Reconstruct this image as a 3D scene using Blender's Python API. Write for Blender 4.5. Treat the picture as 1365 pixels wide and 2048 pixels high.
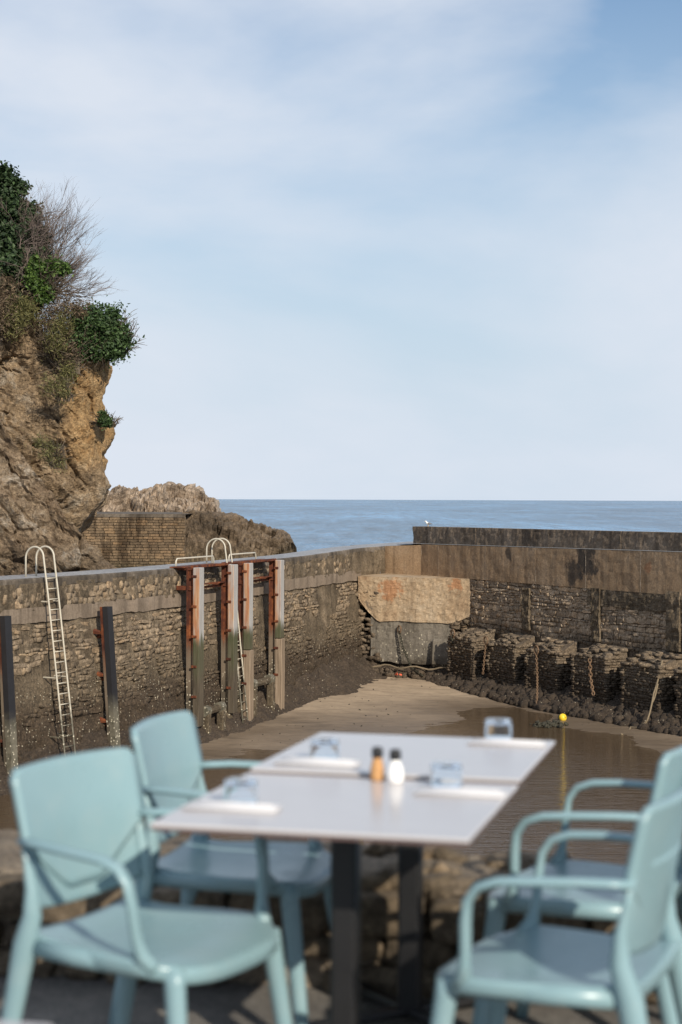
import bpy, bmesh, math, random
import numpy as np
from mathutils import Vector, Matrix, noise as mn
R = math.radians
random.seed(7); rng = np.random.default_rng(7)
for o in list(bpy.data.objects): bpy.data.objects.remove(o)
scene = bpy.context.scene; COL = scene.collection

# ------------------------------------------------------------------ camera
FPX = 3500.0                       # focal length in pixels of the 1365 x 2048 frame
CAMZ = 1.45
cd = bpy.data.cameras.new('camera'); cam = bpy.data.objects.new('camera', cd); COL.objects.link(cam)
cd.sensor_fit = 'VERTICAL'; cd.sensor_height = 36.0; cd.lens = FPX * 36 / 2048
cd.clip_start = 0.05; cd.clip_end = 60000
CR = Matrix.Rotation(R(90 - 0.417), 3, 'X') @ Matrix.Rotation(R(0.21), 3, 'Z')
cam.matrix_world = Matrix.Translation((0, 0, CAMZ)) @ CR.to_4x4()
cd.dof.use_dof = True; cd.dof.focus_distance = 64.0; cd.dof.aperture_fstop = 3.0; cd.dof.aperture_blades = 9
scene.camera = cam
# ------------------------------------------------------------------ world, sun, exposure
SUN = Vector((0.425, -0.905, 0)).normalized(); SEL = R(28)
SUN = Vector((SUN.x * math.cos(SEL), SUN.y * math.cos(SEL), math.sin(SEL)))
world = bpy.data.worlds.new('World'); scene.world = world; world.use_nodes = True
wt = world.node_tree; wt.nodes.clear()
def wn(t, **k):
    n = wt.nodes.new(t)
    for a, b in k.items(): setattr(n, a, b)
    return n
sky = wn('ShaderNodeTexSky', sky_type='NISHITA', sun_disc=False, sun_elevation=SEL,
         sun_rotation=math.atan2(SUN.x, SUN.y), altitude=0, air_density=1.25, dust_density=0.2, ozone_density=6.0)
tc = wn('ShaderNodeTexCoord'); mp = wn('ShaderNodeMapping'); mp.inputs['Scale'].default_value = (1.0, 1.0, 2.4)
mp.inputs['Location'].default_value = (0.35, 2.2, 0.52); mp.inputs['Rotation'].default_value = (0, R(-14), 0)
nz = wn('ShaderNodeTexNoise'); nz.inputs['Scale'].default_value = 3.3; nz.inputs['Detail'].default_value = 6; nz.inputs['Roughness'].default_value = .5; nz.inputs['Distortion'].default_value = .25
rp = wn('ShaderNodeValToRGB'); rp.color_ramp.elements[0].position = .35; rp.color_ramp.elements[1].position = .60
rp.color_ramp.elements[0].color = (.0, .0, .0, 1); rp.color_ramp.elements[1].color = (.92, .92, .92, 1)
mx = wn('ShaderNodeMix', data_type='RGBA'); mx.inputs['B'].default_value = (7.35, 7.9, 8.8, 1)
sx = wn('ShaderNodeSeparateXYZ'); hz = wn('ShaderNodeMapRange'); hz.interpolation_type = 'SMOOTHSTEP'
for i_, q_ in enumerate((0, 0.0, .37, .97, .0)): hz.inputs[i_].default_value = q_
hm = wn('ShaderNodeMix', data_type='RGBA'); hm.inputs['B'].default_value = (6.0, 7.1, 8.35, 1)
bg = wn('ShaderNodeBackground'); bg.inputs['Strength'].default_value = .1
wo = wn('ShaderNodeOutputWorld'); L_ = wt.links.new
L_(tc.outputs['Generated'], mp.inputs['Vector']); L_(mp.outputs[0], nz.inputs['Vector']); L_(nz.outputs['Fac'], rp.inputs[0])
L_(rp.outputs[0], mx.inputs['Factor']); L_(tc.outputs['Generated'], sx.inputs[0]); L_(sx.outputs[2], hz.inputs[0]); L_(hz.outputs[0], hm.inputs['Factor']); L_(sky.outputs[0], hm.inputs['A']); L_(hm.outputs['Result'], mx.inputs['A']); L_(mx.outputs['Result'], bg.inputs['Color']); L_(bg.outputs[0], wo.inputs[0])
sd = bpy.data.lights.new('sun', 'SUN'); sd.energy = 5.0; sd.angle = R(.5); sd.color = (1, .90, .75)
so = bpy.data.objects.new('sun', sd); COL.objects.link(so); so.rotation_euler = (-SUN).to_track_quat('-Z', 'Y').to_euler(); so.location = (20, -20, 30)
scene.view_settings.view_transform = 'Standard'; scene.view_settings.look = 'None'; scene.view_settings.gamma = 1
scene.view_settings.use_curve_mapping = False; scene.view_settings.exposure = 0.0
scene.cycles.use_denoising = True; scene.cycles.sample_clamp_indirect = 6; scene.cycles.max_bounces = 8

# ------------------------------------------------------------------ helpers
def ray(px, py):
    return CR @ Vector(((px - 682.5) / FPX, (1024 - py) / FPX, -1))
def atz(px, py, z):                # the point at height z seen at a pixel of the photograph
    d = ray(px, py); k = (z - CAMZ) / d.z; return Vector((d.x * k, d.y * k, z))
def aty(px, py, Y):                # the point at distance Y
    d = ray(px, py); k = Y / d.y; return Vector((d.x * k, Y, CAMZ + d.z * k))
def tag(o, label=None, cat=None, group=None, kind=None):
    if label: o['label'] = label
    if cat: o['category'] = cat
    if group: o['group'] = group
    if kind: o['kind'] = kind
    return o
def empty(name, loc=(0, 0, 0), rz=0):
    o = bpy.data.objects.new(name, None); COL.objects.link(o); o.location = loc; o.rotation_euler = (0, 0, rz); o.empty_display_size = .1
    return o
def mesh(name, verts, faces, mat=None, smooth=False):
    me = bpy.data.meshes.new(name); me.from_pydata([tuple(v) for v in verts], [], [tuple(f) for f in faces])
    if mat:
        for m in (mat if isinstance(mat, (list, tuple)) else [mat]): me.materials.append(m)
    if smooth: me.shade_smooth()
    me.update(); return me
def link(name, me, parent=None, world_mode=False):
    o = bpy.data.objects.new(name, me); COL.objects.link(o)
    if parent is not None:
        o.parent = parent
        if world_mode: o.matrix_parent_inverse = Matrix.Translation(-Vector(parent.location))
    return o
class MB:                          # collects shapes, then links them as one mesh object
    def __init__(s): s.v = []; s.f = []
    def add(s, vs, fs):
        b = len(s.v); s.v += [tuple(v) for v in vs]; s.f += [tuple(i + b for i in f) for f in fs]; return s
    def box(s, c, size, rot=None, bev=0):
        hx, hy, hz = size[0] / 2, size[1] / 2, size[2] / 2; c = Vector(c)
        if bev:
            b = min(bev, hx * .9, hy * .9, hz * .9); vs = []; 
            for X in (-1, 1):
                for Y in (-1, 1):
                    for Z in (-1, 1):
                        vs += [(X * (hx - b), Y * (hy - b), Z * hz), (X * (hx - b), Y * hy, Z * (hz - b)), (X * hx, Y * (hy - b), Z * (hz - b))]
            bm = bmesh.new()
            for v in vs: bm.verts.new(v)
            bmesh.ops.convex_hull(bm, input=bm.verts); bm.verts.index_update()
            vs = [v.co.copy() for v in bm.verts]; fs = [[v.index for v in f.verts] for f in bm.faces]; bm.free()
        else:
            vs = [(x * hx, y * hy, z * hz) for x in (-1, 1) for y in (-1, 1) for z in (-1, 1)]
            fs = [(0, 1, 3, 2), (4, 6, 7, 5), (0, 4, 5, 1), (2, 3, 7, 6), (0, 2, 6, 4), (1, 5, 7, 3)]
        if rot is not None: vs = [rot @ Vector(v) for v in vs]
        return s.add([Vector(v) + c for v in vs], fs)
    def tube(s, pts, rad, n=8, cap=True, flat=None, up=None):
        # pts: centre line; rad: radius or list of radii (or (a,b) ellipse radii)
        pts = [Vector(p) for p in pts]; m = len(pts); rs = rad if isinstance(rad, list) else [rad] * m
        vs = []; prev = None
        for i, p in enumerate(pts):
            t = (pts[min(i + 1, m - 1)] - pts[max(i - 1, 0)]).normalized()
            if prev is None:
                a = Vector(up) if up is not None else (Vector((0, 0, 1)) if abs(t.z) < .9 else Vector((1, 0, 0)))
            else: a = prev
            a = (a - t * a.dot(t)).normalized(); b = t.cross(a); prev = a
            ra, rb = rs[i] if isinstance(rs[i], (tuple, list)) else (rs[i], rs[i])
            for k in range(n):
                th = 2 * math.pi * k / n; vs.append(p + a * math.cos(th) * ra + b * math.sin(th) * rb)
        fs = [(i * n + k, i * n + (k + 1) % n, (i + 1) * n + (k + 1) % n, (i + 1) * n + k) for i in range(m - 1) for k in range(n)]
        if cap: fs += [tuple(reversed(range(n))), tuple(range((m - 1) * n, m * n))]
        return s.add(vs, fs)
    def lathe(s, prof, n=24, c=(0, 0, 0)):
        vs = [(c[0] + r * math.cos(2 * math.pi * k / n), c[1] + r * math.sin(2 * math.pi * k / n), c[2] + z) for r, z in prof for k in range(n)]
        fs = [(i * n + k, i * n + (k + 1) % n, (i + 1) * n + (k + 1) % n, (i + 1) * n + k) for i in range(len(prof) - 1) for k in range(n)]
        fs += [tuple(reversed(range(n))), tuple(range((len(prof) - 1) * n, len(prof) * n))]
        return s.add(vs, fs)
    def build(s, name, mat, parent=None, world_mode=False, smooth=False):
        return link(name, mesh(name, s.v, s.f, mat, smooth), parent, world_mode)
def grid(nu, nv, fn, wrap=False):  # fn(i, j) -> point
    vs = [fn(i, j) for j in range(nv) for i in range(nu)]
    fs = [(j * nu + i, j * nu + i + 1, (j + 1) * nu + i + 1, (j + 1) * nu + i) for j in range(nv - 1) for i in range(nu - 1)]
    return vs, fs
def fbm(p, sc, oct=4, H=.55):
    return mn.fractal(Vector(p) * sc, H, 2.1, oct)
def facet(p, sc, st=(1, 1, 1), tilt=1.0, crack=1.0):   # tilted planes with cracks between them
    q = Vector((p[0] * st[0], p[1] * st[1], p[2] * st[2])) * sc; d, c = mn.voronoi(q); rv = mn.noise_vector(c[0] * 7.31)
    return (tilt * (q - c[0]).dot(rv) + .35 * rv.x - crack * max(0, .12 - (d[1] - d[0])) * 2.2) / sc
def lerp(a, b, t): return a + (b - a) * t
def sstep(a, b, x):
    t = min(1, max(0, (x - a) / (b - a))); return t * t * (3 - 2 * t)
def interp(x, xs, ys): return float(np.interp(x, xs, ys))

# ------------------------------------------------------------------ materials
class NB:
    def __init__(s, name):
        s.m = bpy.data.materials.new(name); s.m.use_nodes = True; s.t = s.m.node_tree; s.b = s.t.nodes['Principled BSDF']
    def n(s, t, **k):
        x = s.t.nodes.new(t)
        for a, b in k.items(): setattr(x, a, b)
        return x
    def set(s, node, key, v):
        if hasattr(v, 'is_linked') or isinstance(v, bpy.types.NodeSocket): s.t.links.new(v, node.inputs[key])
        else:
            if node.inputs[key].type == 'RGBA':
                if isinstance(v, (int, float)): v = (v, v, v)
                if len(v) == 3: v = tuple(v) + (1,)
            node.inputs[key].default_value = v
    def pos(s): return s.n('ShaderNodeNewGeometry').outputs['Position']
    def obj(s): return s.n('ShaderNodeTexCoord').outputs['Object']
    def island(s): return s.n('ShaderNodeNewGeometry').outputs['Random Per Island']
    def rand(s): return s.n('ShaderNodeObjectInfo').outputs['Random']
    def map(s, v, scale=(1, 1, 1), rot=(0, 0, 0), loc=(0, 0, 0)):
        x = s.n('ShaderNodeMapping'); s.set(x, 'Vector', v); x.inputs['Scale'].default_value = scale; x.inputs['Rotation'].default_value = rot; x.inputs['Location'].default_value = loc
        return x.outputs[0]
    def noise(s, v, scale, detail=4, rough=.55, dist=0):
        x = s.n('ShaderNodeTexNoise'); s.set(x, 'Vector', v); s.set(x, 'Scale', scale); s.set(x, 'Detail', detail); s.set(x, 'Roughness', rough); s.set(x, 'Distortion', dist); return x.outputs['Fac']
    def vor(s, v, scale, feature='F1', out='Distance', rnd=1):
        x = s.n('ShaderNodeTexVoronoi', feature=feature); s.set(x, 'Vector', v); s.set(x, 'Scale', scale); s.set(x, 'Randomness', rnd); return x.outputs[out]
    def ramp(s, f, stops):
        x = s.n('ShaderNodeValToRGB'); s.set(x, 'Fac', f); e = x.color_ramp.elements
        while len(e) < len(stops): e.new(.5)
        for i, (p, c) in enumerate(stops):
            e[i].position = p; e[i].color = (c if isinstance(c, tuple) else (c, c, c)) + (1,)
        return x.outputs[0]
    def mix(s, f, a, b, blend='MIX'):
        x = s.n('ShaderNodeMix', data_type='RGBA', blend_type=blend); s.set(x, 'Factor', f); s.set(x, 'A', a); s.set(x, 'B', b); return x.outputs['Result']
    def math(s, op, a, b=0.0, clamp=False):
        x = s.n('ShaderNodeMath', operation=op, use_clamp=clamp); s.set(x, 0, a); s.set(x, 1, b); return x.outputs[0]
    def z(s, v, ax=2):
        x = s.n('ShaderNodeSeparateXYZ'); s.set(x, 0, v); return x.outputs[ax]
    def rng(s, v, a, b, c=0.0, d=1.0):
        x = s.n('ShaderNodeMapRange'); x.clamp = True; x.interpolation_type = 'SMOOTHSTEP'
        for i, q in enumerate((v, a, b, c, d)): s.set(x, i, q)
        return x.outputs[0]
    def bump(s, h, strength=.5, dist=.02, normal=None):
        x = s.n('ShaderNodeBump'); s.set(x, 'Height', h); s.set(x, 'Strength', strength); s.set(x, 'Distance', dist)
        if normal is not None: s.set(x, 'Normal', normal)
        return x.outputs[0]
    def out(s, col=None, rough=None, normal=None, metal=None, spec=None):
        if col is not None: s.set(s.b, 'Base Color', col)
        if rough is not None: s.set(s.b, 'Roughness', rough)
        if normal is not None: s.set(s.b, 'Normal', normal)
        if metal is not None: s.set(s.b, 'Metallic', metal)
        if spec is not None: s.set(s.b, 'Specular IOR Level', spec)
        return s.m
def rock(name, cols, scale=.6, rough=.9, bump=.6, bdist=.06, bscale=3, tint=0, tide=None, specks=None, streak=0, stains=(), fine=14, orange=None, spec=.3, fc=.85):
    g = NB(name); p = g.pos(); n1 = g.noise(p, scale, 6, .62, .3); n2 = g.noise(p, scale * 6, 5, .65); n3 = g.noise(p, fine, 4, .7)
    f = g.math('ADD', g.math('MULTIPLY', n1, .65), g.math('MULTIPLY', n2, .35))
    cols = [tuple(x * .80 for x in q) for q in cols]; k = len(cols); c = g.ramp(f, [(.32 + .36 * i / (k - 1), cols[i]) for i in range(k)])
    if tint:
        r = g.island() if tint == 1 else g.rand()
        c = g.mix(.75, c, g.ramp(r, [(0, (.55, .54, .54)), (.3, (.85, .83, .8)), (.6, (1.0, .97, .93)), (.85, (1.15, 1.08, .98)), (1, (1.45, 1.3, 1.12))]), 'MULTIPLY')
    if orange:
        zz, xx = g.z(p, 2), g.z(p, 0)
        m = g.math('MULTIPLY', g.rng(g.math('ADD', zz, g.math('MULTIPLY', n1, 2.0)), orange[0], orange[0] + 1.2), g.rng(g.math('ADD', xx, g.math('MULTIPLY', n2, 1.2)), orange[1], orange[1] + .9))
        c = g.mix(g.math('MULTIPLY', m, .85), c, g.ramp(n2, [(.35, (.36, .21, .085)), (.65, (.50, .34, .17))]))
    if streak:
        sv = g.noise(g.map(p, (1.6, 1.6, .12)), 1.5, 5, .6)
        c = g.mix(streak, c, g.ramp(sv, [(.38, (.28, .25, .22)), (.5, (.9, .88, .85)), (.68, (1.15, 1.1, 1.05))]), 'MULTIPLY')
    for (sx, sy, szz, rad, col, amt) in stains:
        d = g.n('ShaderNodeVectorMath', operation='DISTANCE'); g.set(d, 0, g.map(p, (1, 1, 1))); d.inputs[1].default_value = (sx, sy, szz)
        m = g.rng(g.math('ADD', d.outputs['Value'], g.math('MULTIPLY', g.math('SUBTRACT', n2, .5), rad * 2.6)), rad, rad * .55)
        c = g.mix(g.math('MULTIPLY', m, amt), c, col)
    if tide:
        zz = g.math('ADD', g.z(p), g.math('MULTIPLY', g.math('SUBTRACT', n1, .5), 1.1))
        zz = g.math('ADD', zz, g.math('MULTIPLY', g.math('SUBTRACT', n2, .5), .5))
        for (z0, z1, col, amt) in tide:
            c = g.mix(g.math('MULTIPLY', g.rng(zz, z0, z1), amt), c, g.mix(.75, col, g.ramp(n3, [(.3, .45), (.7, 1.35)]), 'MULTIPLY'))
    n4 = g.noise(p, fine * 2.7, 3, .75)
    c = g.mix(fc, c, g.ramp(n3, [(.3, .42), (.48, .95), (.7, 1.55)]), 'MULTIPLY'); c = g.mix(fc * .7, c, g.ramp(n4, [(.32, .5), (.5, 1.0), (.7, 1.4)]), 'MULTIPLY')
    if specks:
        v = g.vor(p, specks[2], out='Distance'); vc = g.z(g.vor(p, specks[2], out='Color'), 0)
        m = g.math('MULTIPLY', g.math('LESS_THAN', v, .27), g.math('GREATER_THAN', vc, specks[3]))
        zz = g.z(p); m = g.math('MULTIPLY', m, g.math('MULTIPLY', g.rng(zz, specks[0], specks[0] + .5), g.rng(zz, specks[1], specks[1] - .7)))
        m = g.math('MULTIPLY', m, g.rng(g.noise(p, 1.1, 2), .42, .58))
        c = g.mix(m, c, (.50, .45, .34))
    h = g.math('ADD', g.noise(p, bscale, 8, .74), g.math('MULTIPLY', n3, .35))
    return g.out(c, rough, g.bump(h, bump, bdist), spec=spec)
def plain(name, col, rough=.5, metal=0, var=.15, scale=8, bump=0, spec=.5):
    g = NB(name); p = g.obj(); n = g.noise(p, scale, 5, .6)
    c = g.mix(1.0, col, g.ramp(n, [(.25, 1 - var), (.75, 1 + var)]), 'MULTIPLY')
    return g.out(c, g.ramp(n, [(.2, max(.02, rough - .08)), (.8, min(1, rough + .08))]), g.bump(n, bump, .01) if bump else None, metal, spec)
MUD = (.055, .038, .024); ALG = (.075, .062, .035)
TIDE_L = [(-2.75, -3.7, (.115, .088, .058), .78), (-3.7, -4.5, (.062, .044, .029), .92)]
M_lstone = rock('wall_stone', [(.14, .107, .073), (.27, .21, .148), (.42, .335, .24)], 1.5, tint=2, tide=TIDE_L, specks=(-5.4, -3.2, 15, .8), bump=.7, bdist=.05, bscale=6)
M_lstuff = rock('wall_stone_small', [(.14, .107, .073), (.27, .21, .148), (.42, .335, .24)], 1.5, tint=1, tide=TIDE_L, specks=(-5.4, -3.2, 15, .8), bump=.7, bdist=.05, bscale=6)
M_lcore = rock('wall_mortar', [(.075, .058, .04), (.19, .148, .10), (.33, .262, .185)], .8, tide=TIDE_L, specks=(-5.7, -3.2, 15, .75), streak=.6, bump=.9, bdist=.1, bscale=5)
M_band = rock('band_concrete', fc=.4, cols=[(.20, .155, .115), (.27, .215, .165), (.34, .275, .215)], scale=.5, streak=.5, bump=.3, bdist=.02, bscale=8)
M_cope = rock('coping_concrete', fc=.4, cols=[(.06, .05, .04), (.15, .125, .10), (.34, .295, .25)], scale=.7, streak=.6, bump=.5, bdist=.04, bscale=6)
M_top = rock('mole_top_concrete', [(.22, .22, .22), (.33, .33, .34), (.44, .44, .44)], .8, rough=.55, bump=.3, bdist=.01, bscale=8, spec=.5)
TIDE_R = [(-3.15, -3.75, (.12, .092, .064), .85), (-4.4, -5.2, (.075, .055, .038), .85)]
M_rstone = rock('harbour_stone', [(.28, .215, .15), (.46, .36, .26), (.64, .53, .40)], 1.3, tint=2, tide=TIDE_R, bump=.7, bdist=.05, bscale=6)
M_rstuff = rock('harbour_stone_small', [(.28, .215, .15), (.46, .36, .26), (.64, .53, .40)], 1.3, tint=1, tide=TIDE_R, specks=(-5.3, -3.6, 14, .8), bump=.7, bdist=.06, bscale=6)
M_rcore = rock('harbour_mortar', [(.15, .115, .08), (.26, .20, .145), (.36, .285, .21)], .9, tide=TIDE_R, bump=.8, bdist=.06, bscale=6)
M_rconc = rock('cast_concrete', fc=.4, cols=[(.34, .225, .13), (.48, .33, .20), (.57, .42, .28)], scale=.35, streak=.45, bump=.55, bdist=.04, bscale=7,
               stains=[(8.9, 63.2, -.75, .75, (.045, .04, .036), .9), (8.5, 63.9, -1.2, .6, (.05, .043, .038), .8), (6.5, 67.8, -.7, .33, (.06, .05, .042), .75), (10.6, 60.0, -.9, .25, (.26, .10, .04), .5)])
M_rpar = rock('parapet_concrete', fc=.4, cols=[(.13, .10, .075), (.25, .195, .145), (.38, .31, .24)], scale=.6, streak=.5, bump=.9, bdist=.09, bscale=6)
M_plat = rock('platform_concrete', fc=.4, cols=[(.38, .25, .15), (.50, .37, .24), (.58, .47, .34)], scale=.7, streak=.35, bump=.5, bdist=.05, bscale=4, stains=[(2.0, 71.6, -2.2, .6, (.36, .15, .06), .6), (4.7, 70.6, -2.0, .35, (.40, .17, .07), .55), (.9, 71.8, -3.1, .5, (.12, .10, .08), .8)])
M_joint = rock('joint_lime', [(.14, .11, .085), (.34, .28, .22), (.52, .46, .38)], 1.6, bump=.3)
M_plow = rock('wet_slab', fc=.4, cols=[(.14, .125, .10), (.22, .195, .16), (.27, .24, .20)], scale=.6, streak=.4, bump=.5, bdist=.04, bscale=5, specks=(-5.6, -3.6, 9, .5), tide=[(-4.9, -5.5, (.06, .045, .03), .9)])
M_foot = rock('footing_stone', [(.10, .078, .054), (.18, .14, .10), (.27, .21, .15)], 1.6, tint=1, bump=.7, bdist=.05, bscale=6, tide=[(-4.2, -5.0, (.07, .052, .036), .85)])
M_mud = rock('mud', [(.045, .032, .022), (.07, .05, .034), (.105, .077, .053)], 1.2, rough=.8, bump=1, bdist=.12, bscale=5, specks=(-6.2, -4.4, 15, .9), spec=.4)
M_cliff = rock('cliff_rock', [(.11, .08, .052), (.34, .245, .15), (.48, .35, .22), (.52, .44, .34), (.72, .66, .57)], .55, bump=1, bdist=.4, bscale=2.2, streak=.3, fine=7, orange=(2.9, -9.6), tide=[(.5, -1.4, (.12, .088, .058), .7)])
M_ramp = rock('ramp_rock', [(.11, .08, .053), (.27, .19, .12), (.38, .285, .19), (.60, .53, .44)], .7, bump=1, bdist=.35, bscale=2.4, fine=7, tide=[(.6, -1.6, (.11, .08, .052), .75)])
M_frock = rock('far_rock', [(.24, .175, .12), (.48, .375, .28), (.62, .52, .42)], .5, bump=1, bdist=.3, bscale=1.5, fine=5)
M_drock = rock('dark_rock', [(.10, .075, .052), (.22, .16, .105), (.34, .26, .18)], .6, bump=1, bdist=.3, bscale=2, fine=6, tide=[(-.3, -1.8, (.10, .085, .045), .7)])
M_blk = rock('revetment_stone', [(.15, .108, .072), (.26, .195, .13), (.34, .265, .19)], .35, tint=2, streak=.9, bump=.5, bdist=.04, bscale=5, tide=[(-.9, -1.7, (.07, .06, .035), .85)])
M_blkc = rock('revetment_mortar', [(.13, .10, .07), (.19, .145, .10)], .6, bump=.5, streak=.5)
M_pstone = rock('parapet_stone', [(.09, .07, .05), (.19, .15, .105), (.33, .27, .20)], 5, tint=2, bump=.8, bdist=.03, bscale=14, fine=40)
M_pcore = rock('parapet_mortar', [(.16, .125, .09), (.26, .21, .155), (.34, .28, .21)], 3, bump=.8, bdist=.03, bscale=18, fine=50)
M_asph = rock('terrace_asphalt', [(.13, .12, .11), (.23, .215, .195), (.36, .33, .29)], 2, bump=.8, bdist=.015, bscale=60, fine=90)
# sand, wet towards the water
g = NB('sand'); p = g.pos(); n1 = g.noise(p, .25, 5, .6); n2 = g.noise(g.map(p, (.6, 2.0, 1)), 1.6, 8, .75, .2); n3 = g.noise(g.map(p, (1, 2.2, 1)), 7, 6, .75)
zz = g.math('ADD', g.z(p), g.math('MULTIPLY', g.math('SUBTRACT', n1, .5), .22)); dry = g.rng(zz, -6.12, -5.93)
c = g.mix(dry, (.155, .115, .078), (.36, .275, .19)); c = g.mix(.8, c, g.ramp(n2, [(.32, .55), (.5, .98), (.7, 1.2)]), 'MULTIPLY'); c = g.mix(.6, c, g.ramp(n3, [(.3, .7), (.7, 1.2)]), 'MULTIPLY')
M_sand = g.out(c, g.mix(dry, .42, .92), g.bump(g.math('ADD', n2, g.math('MULTIPLY', n3, .4)), .55, .05), spec=.4)
# basin water
g = NB('basin_water'); p = g.pos(); w1 = g.noise(g.map(p, (.55, 2.6, 1)), 2.2, 4, .6, .5); w2 = g.noise(g.map(p, (.2, .5, 1)), .6, 3)
h = g.math('MULTIPLY', w1, g.rng(g.z(p, 1), 63, 48, .3, 1.0))
M_water = g.out((.085, .058, .034), .05, g.bump(h, .8, .07), spec=.5); g.b.inputs['IOR'].default_value = 1.33
# sea
g = NB('sea_water'); p = g.pos(); w4 = g.noise(g.map(p, (.22, .016, 1)), 1.0, 9, .82); w1 = g.noise(g.map(p, (.10, .045, 1)), 1.0, 5, .6, .3); w2 = g.noise(g.map(p, (.012, .0030, 1)), 1.0, 4, .6)
w3 = g.noise(g.map(p, (.5, .22, 1)), 1.0, 4, .6)
h = g.math('ADD', w1, g.math('MULTIPLY', w3, .25))
c = g.mix(1, (.085, .18, .29), g.ramp(g.math('ADD', g.math('MULTIPLY', w2, .4), g.math('MULTIPLY', w4, .6)), [(.38, .3), (.5, 1.0), (.62, 2.0)]), 'MULTIPLY')  # wave shading painted into the base colour: dark troughs, brighter crests
M_sea = g.out(c, .25, g.bump(h, 1.0, 4.5), spec=.5); g.b.inputs['IOR'].default_value = 1.33
# painted / metal / wood
def rust(name, low=True):
    g = NB(name); p = g.pos(); n = g.noise(p, 3, 6, .65); n2 = g.noise(g.map(p, (3, 3, .3)), 2, 5)
    c = g.ramp(g.math('ADD', g.math('MULTIPLY', n, .6), g.math('MULTIPLY', n2, .4)), [(.33, (.035, .013, .010)), (.48, (.085, .026, .014)), (.58, (.19, .06, .022)), (.70, (.36, .14, .05))])
    if low:
        zz = g.math('ADD', g.z(p), g.math('MULTIPLY', g.math('SUBTRACT', n2, .5), 1.2))
        c = g.mix(g.rng(zz, -2.7, -3.6), c, (.16, .125, .09)); c = g.mix(g.rng(zz, -4.1, -4.9), c, (.085, .07, .05))
        v = g.vor(p, 11, out='Distance'); vc = g.z(g.vor(p, 11, out='Color'), 0)
        m = g.math('MULTIPLY', g.math('MULTIPLY', g.math('LESS_THAN', v, .33), g.math('GREATER_THAN', vc, .45)), g.rng(g.z(p), -3.9, -4.5))
        c = g.mix(m, c, (.5, .45, .35))
    return g.out(c, .85, g.bump(n, .6, .03), spec=.3)
M_rust = rust('rusty_steel'); M_rust2 = rust('rusty_iron', False)
g = NB('timber'); p = g.pos(); n = g.noise(g.map(p, (9, 9, .5)), 2, 6, .65); n2 = g.noise(g.map(p, (4, 4, .5)), 1.5, 4)
c = g.ramp(n, [(.3, (.24, .225, .21)), (.55, (.36, .35, .34)), (.75, (.46, .45, .44))])
nx = g.n('ShaderNodeNewGeometry').outputs['Normal']; side = g.rng(g.math('MULTIPLY', g.z(nx, 1), -1.0), .55, .75)
c = g.mix(g.math('MULTIPLY', side, g.ramp(n2, [(.4, .25), (.55, .85)])), c, g.ramp(n, [(.35, (.33, .10, .03)), (.55, (.40, .20, .085)), (.7, (.40, .31, .22))]))
zz = g.math('ADD', g.z(p), g.math('MULTIPLY', g.math('SUBTRACT', n2, .5), .9)); c = g.mix(g.rng(zz, -2.75, -3.15), c, g.ramp(n, [(.35, (.055, .055, .028)), (.6, (.10, .09, .06))]))
c = g.mix(g.math('MULTIPLY', g.math('MULTIPLY', g.rng(zz, -2.7, -3.0), g.rng(zz, -3.7, -3.2)), .45), c, g.ramp(n2, [(.42, (.045, .06, .02)), (.58, (.10, .085, .055))]))
c = g.mix(g.rng(zz, -3.7, -4.4), c, g.ramp(n, [(.35, (.045, .036, .025)), (.65, (.11, .088, .062))]))
M_timb = g.out(c, .85, g.bump(n, .5, .02), spec=.3)
g = NB('newer_timber'); p = g.pos(); n = g.noise(g.map(p, (8, 8, .4)), 2, 6, .65)
M_timb2 = g.out(g.ramp(n, [(.3, (.13, .095, .065)), (.55, (.25, .19, .135)), (.75, (.36, .28, .21))]), .85, g.bump(n, .5, .02), spec=.3)
def algal(name, top, rough):       # a thing that is encrusted below the tide line
    g = NB(name); p = g.pos(); n = g.noise(p, 5, 5, .65)
    zz = g.math('ADD', g.z(p), g.math('MULTIPLY', g.math('SUBTRACT', n, .5), 1.0))
    c = g.mix(g.rng(zz, -4.0, -4.7), g.mix(.6, top, g.ramp(n, [(.3, .75), (.7, 1.15)]), 'MULTIPLY'), g.ramp(n, [(.35, (.075, .07, .05)), (.6, (.16, .145, .11))]))
    v = g.vor(p, 14, out='Distance'); vc = g.z(g.vor(p, 14, out='Color'), 0)
    m = g.math('MULTIPLY', g.math('MULTIPLY', g.math('LESS_THAN', v, .33), g.math('GREATER_THAN', vc, .6)), g.rng(g.z(p), -4.2, -4.9))
    return g.out(g.mix(m, c, (.5, .46, .36)), rough, g.bump(n, .3, .02))
M_galv = algal('galvanised_paint', (.50, .46, .375), .45); M_rub = algal('black_rubber', (.018, .018, .021), .5)
M_stub = rock('encrusted_post', [(.06, .045, .03), (.11, .085, .055), (.16, .125, .085)], 4, specks=(-6.4, -3.5, 12, .45), bump=.8, bdist=.04, bscale=9)
M_rope = plain('rope_fibre', (.20, .155, .10), .9, var=.3, scale=30); M_chain = plain('rusty_chain', (.17, .105, .06), .8, var=.4, scale=14)
M_yel = plain('yellow_float', (.80, .55, .03), .4, var=.08); M_org = plain('orange_float', (.75, .12, .03), .4, var=.1); M_olv = plain('weathered_float', (.30, .26, .10), .6, var=.3)
M_dweed = plain('dark_weed', (.035, .032, .02), .8, var=.3)
M_gw = plain('gull_white', (.78, .78, .77), .7, var=.03); M_gg = plain('gull_grey', (.16, .17, .19), .7, var=.08); M_gb = plain('gull_beak', (.75, .45, .05), .5, var=.05)
g = NB('chair_resin'); p = g.obj(); n = g.noise(p, 3, 3); n2 = g.noise(p, 260, 2)
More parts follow.
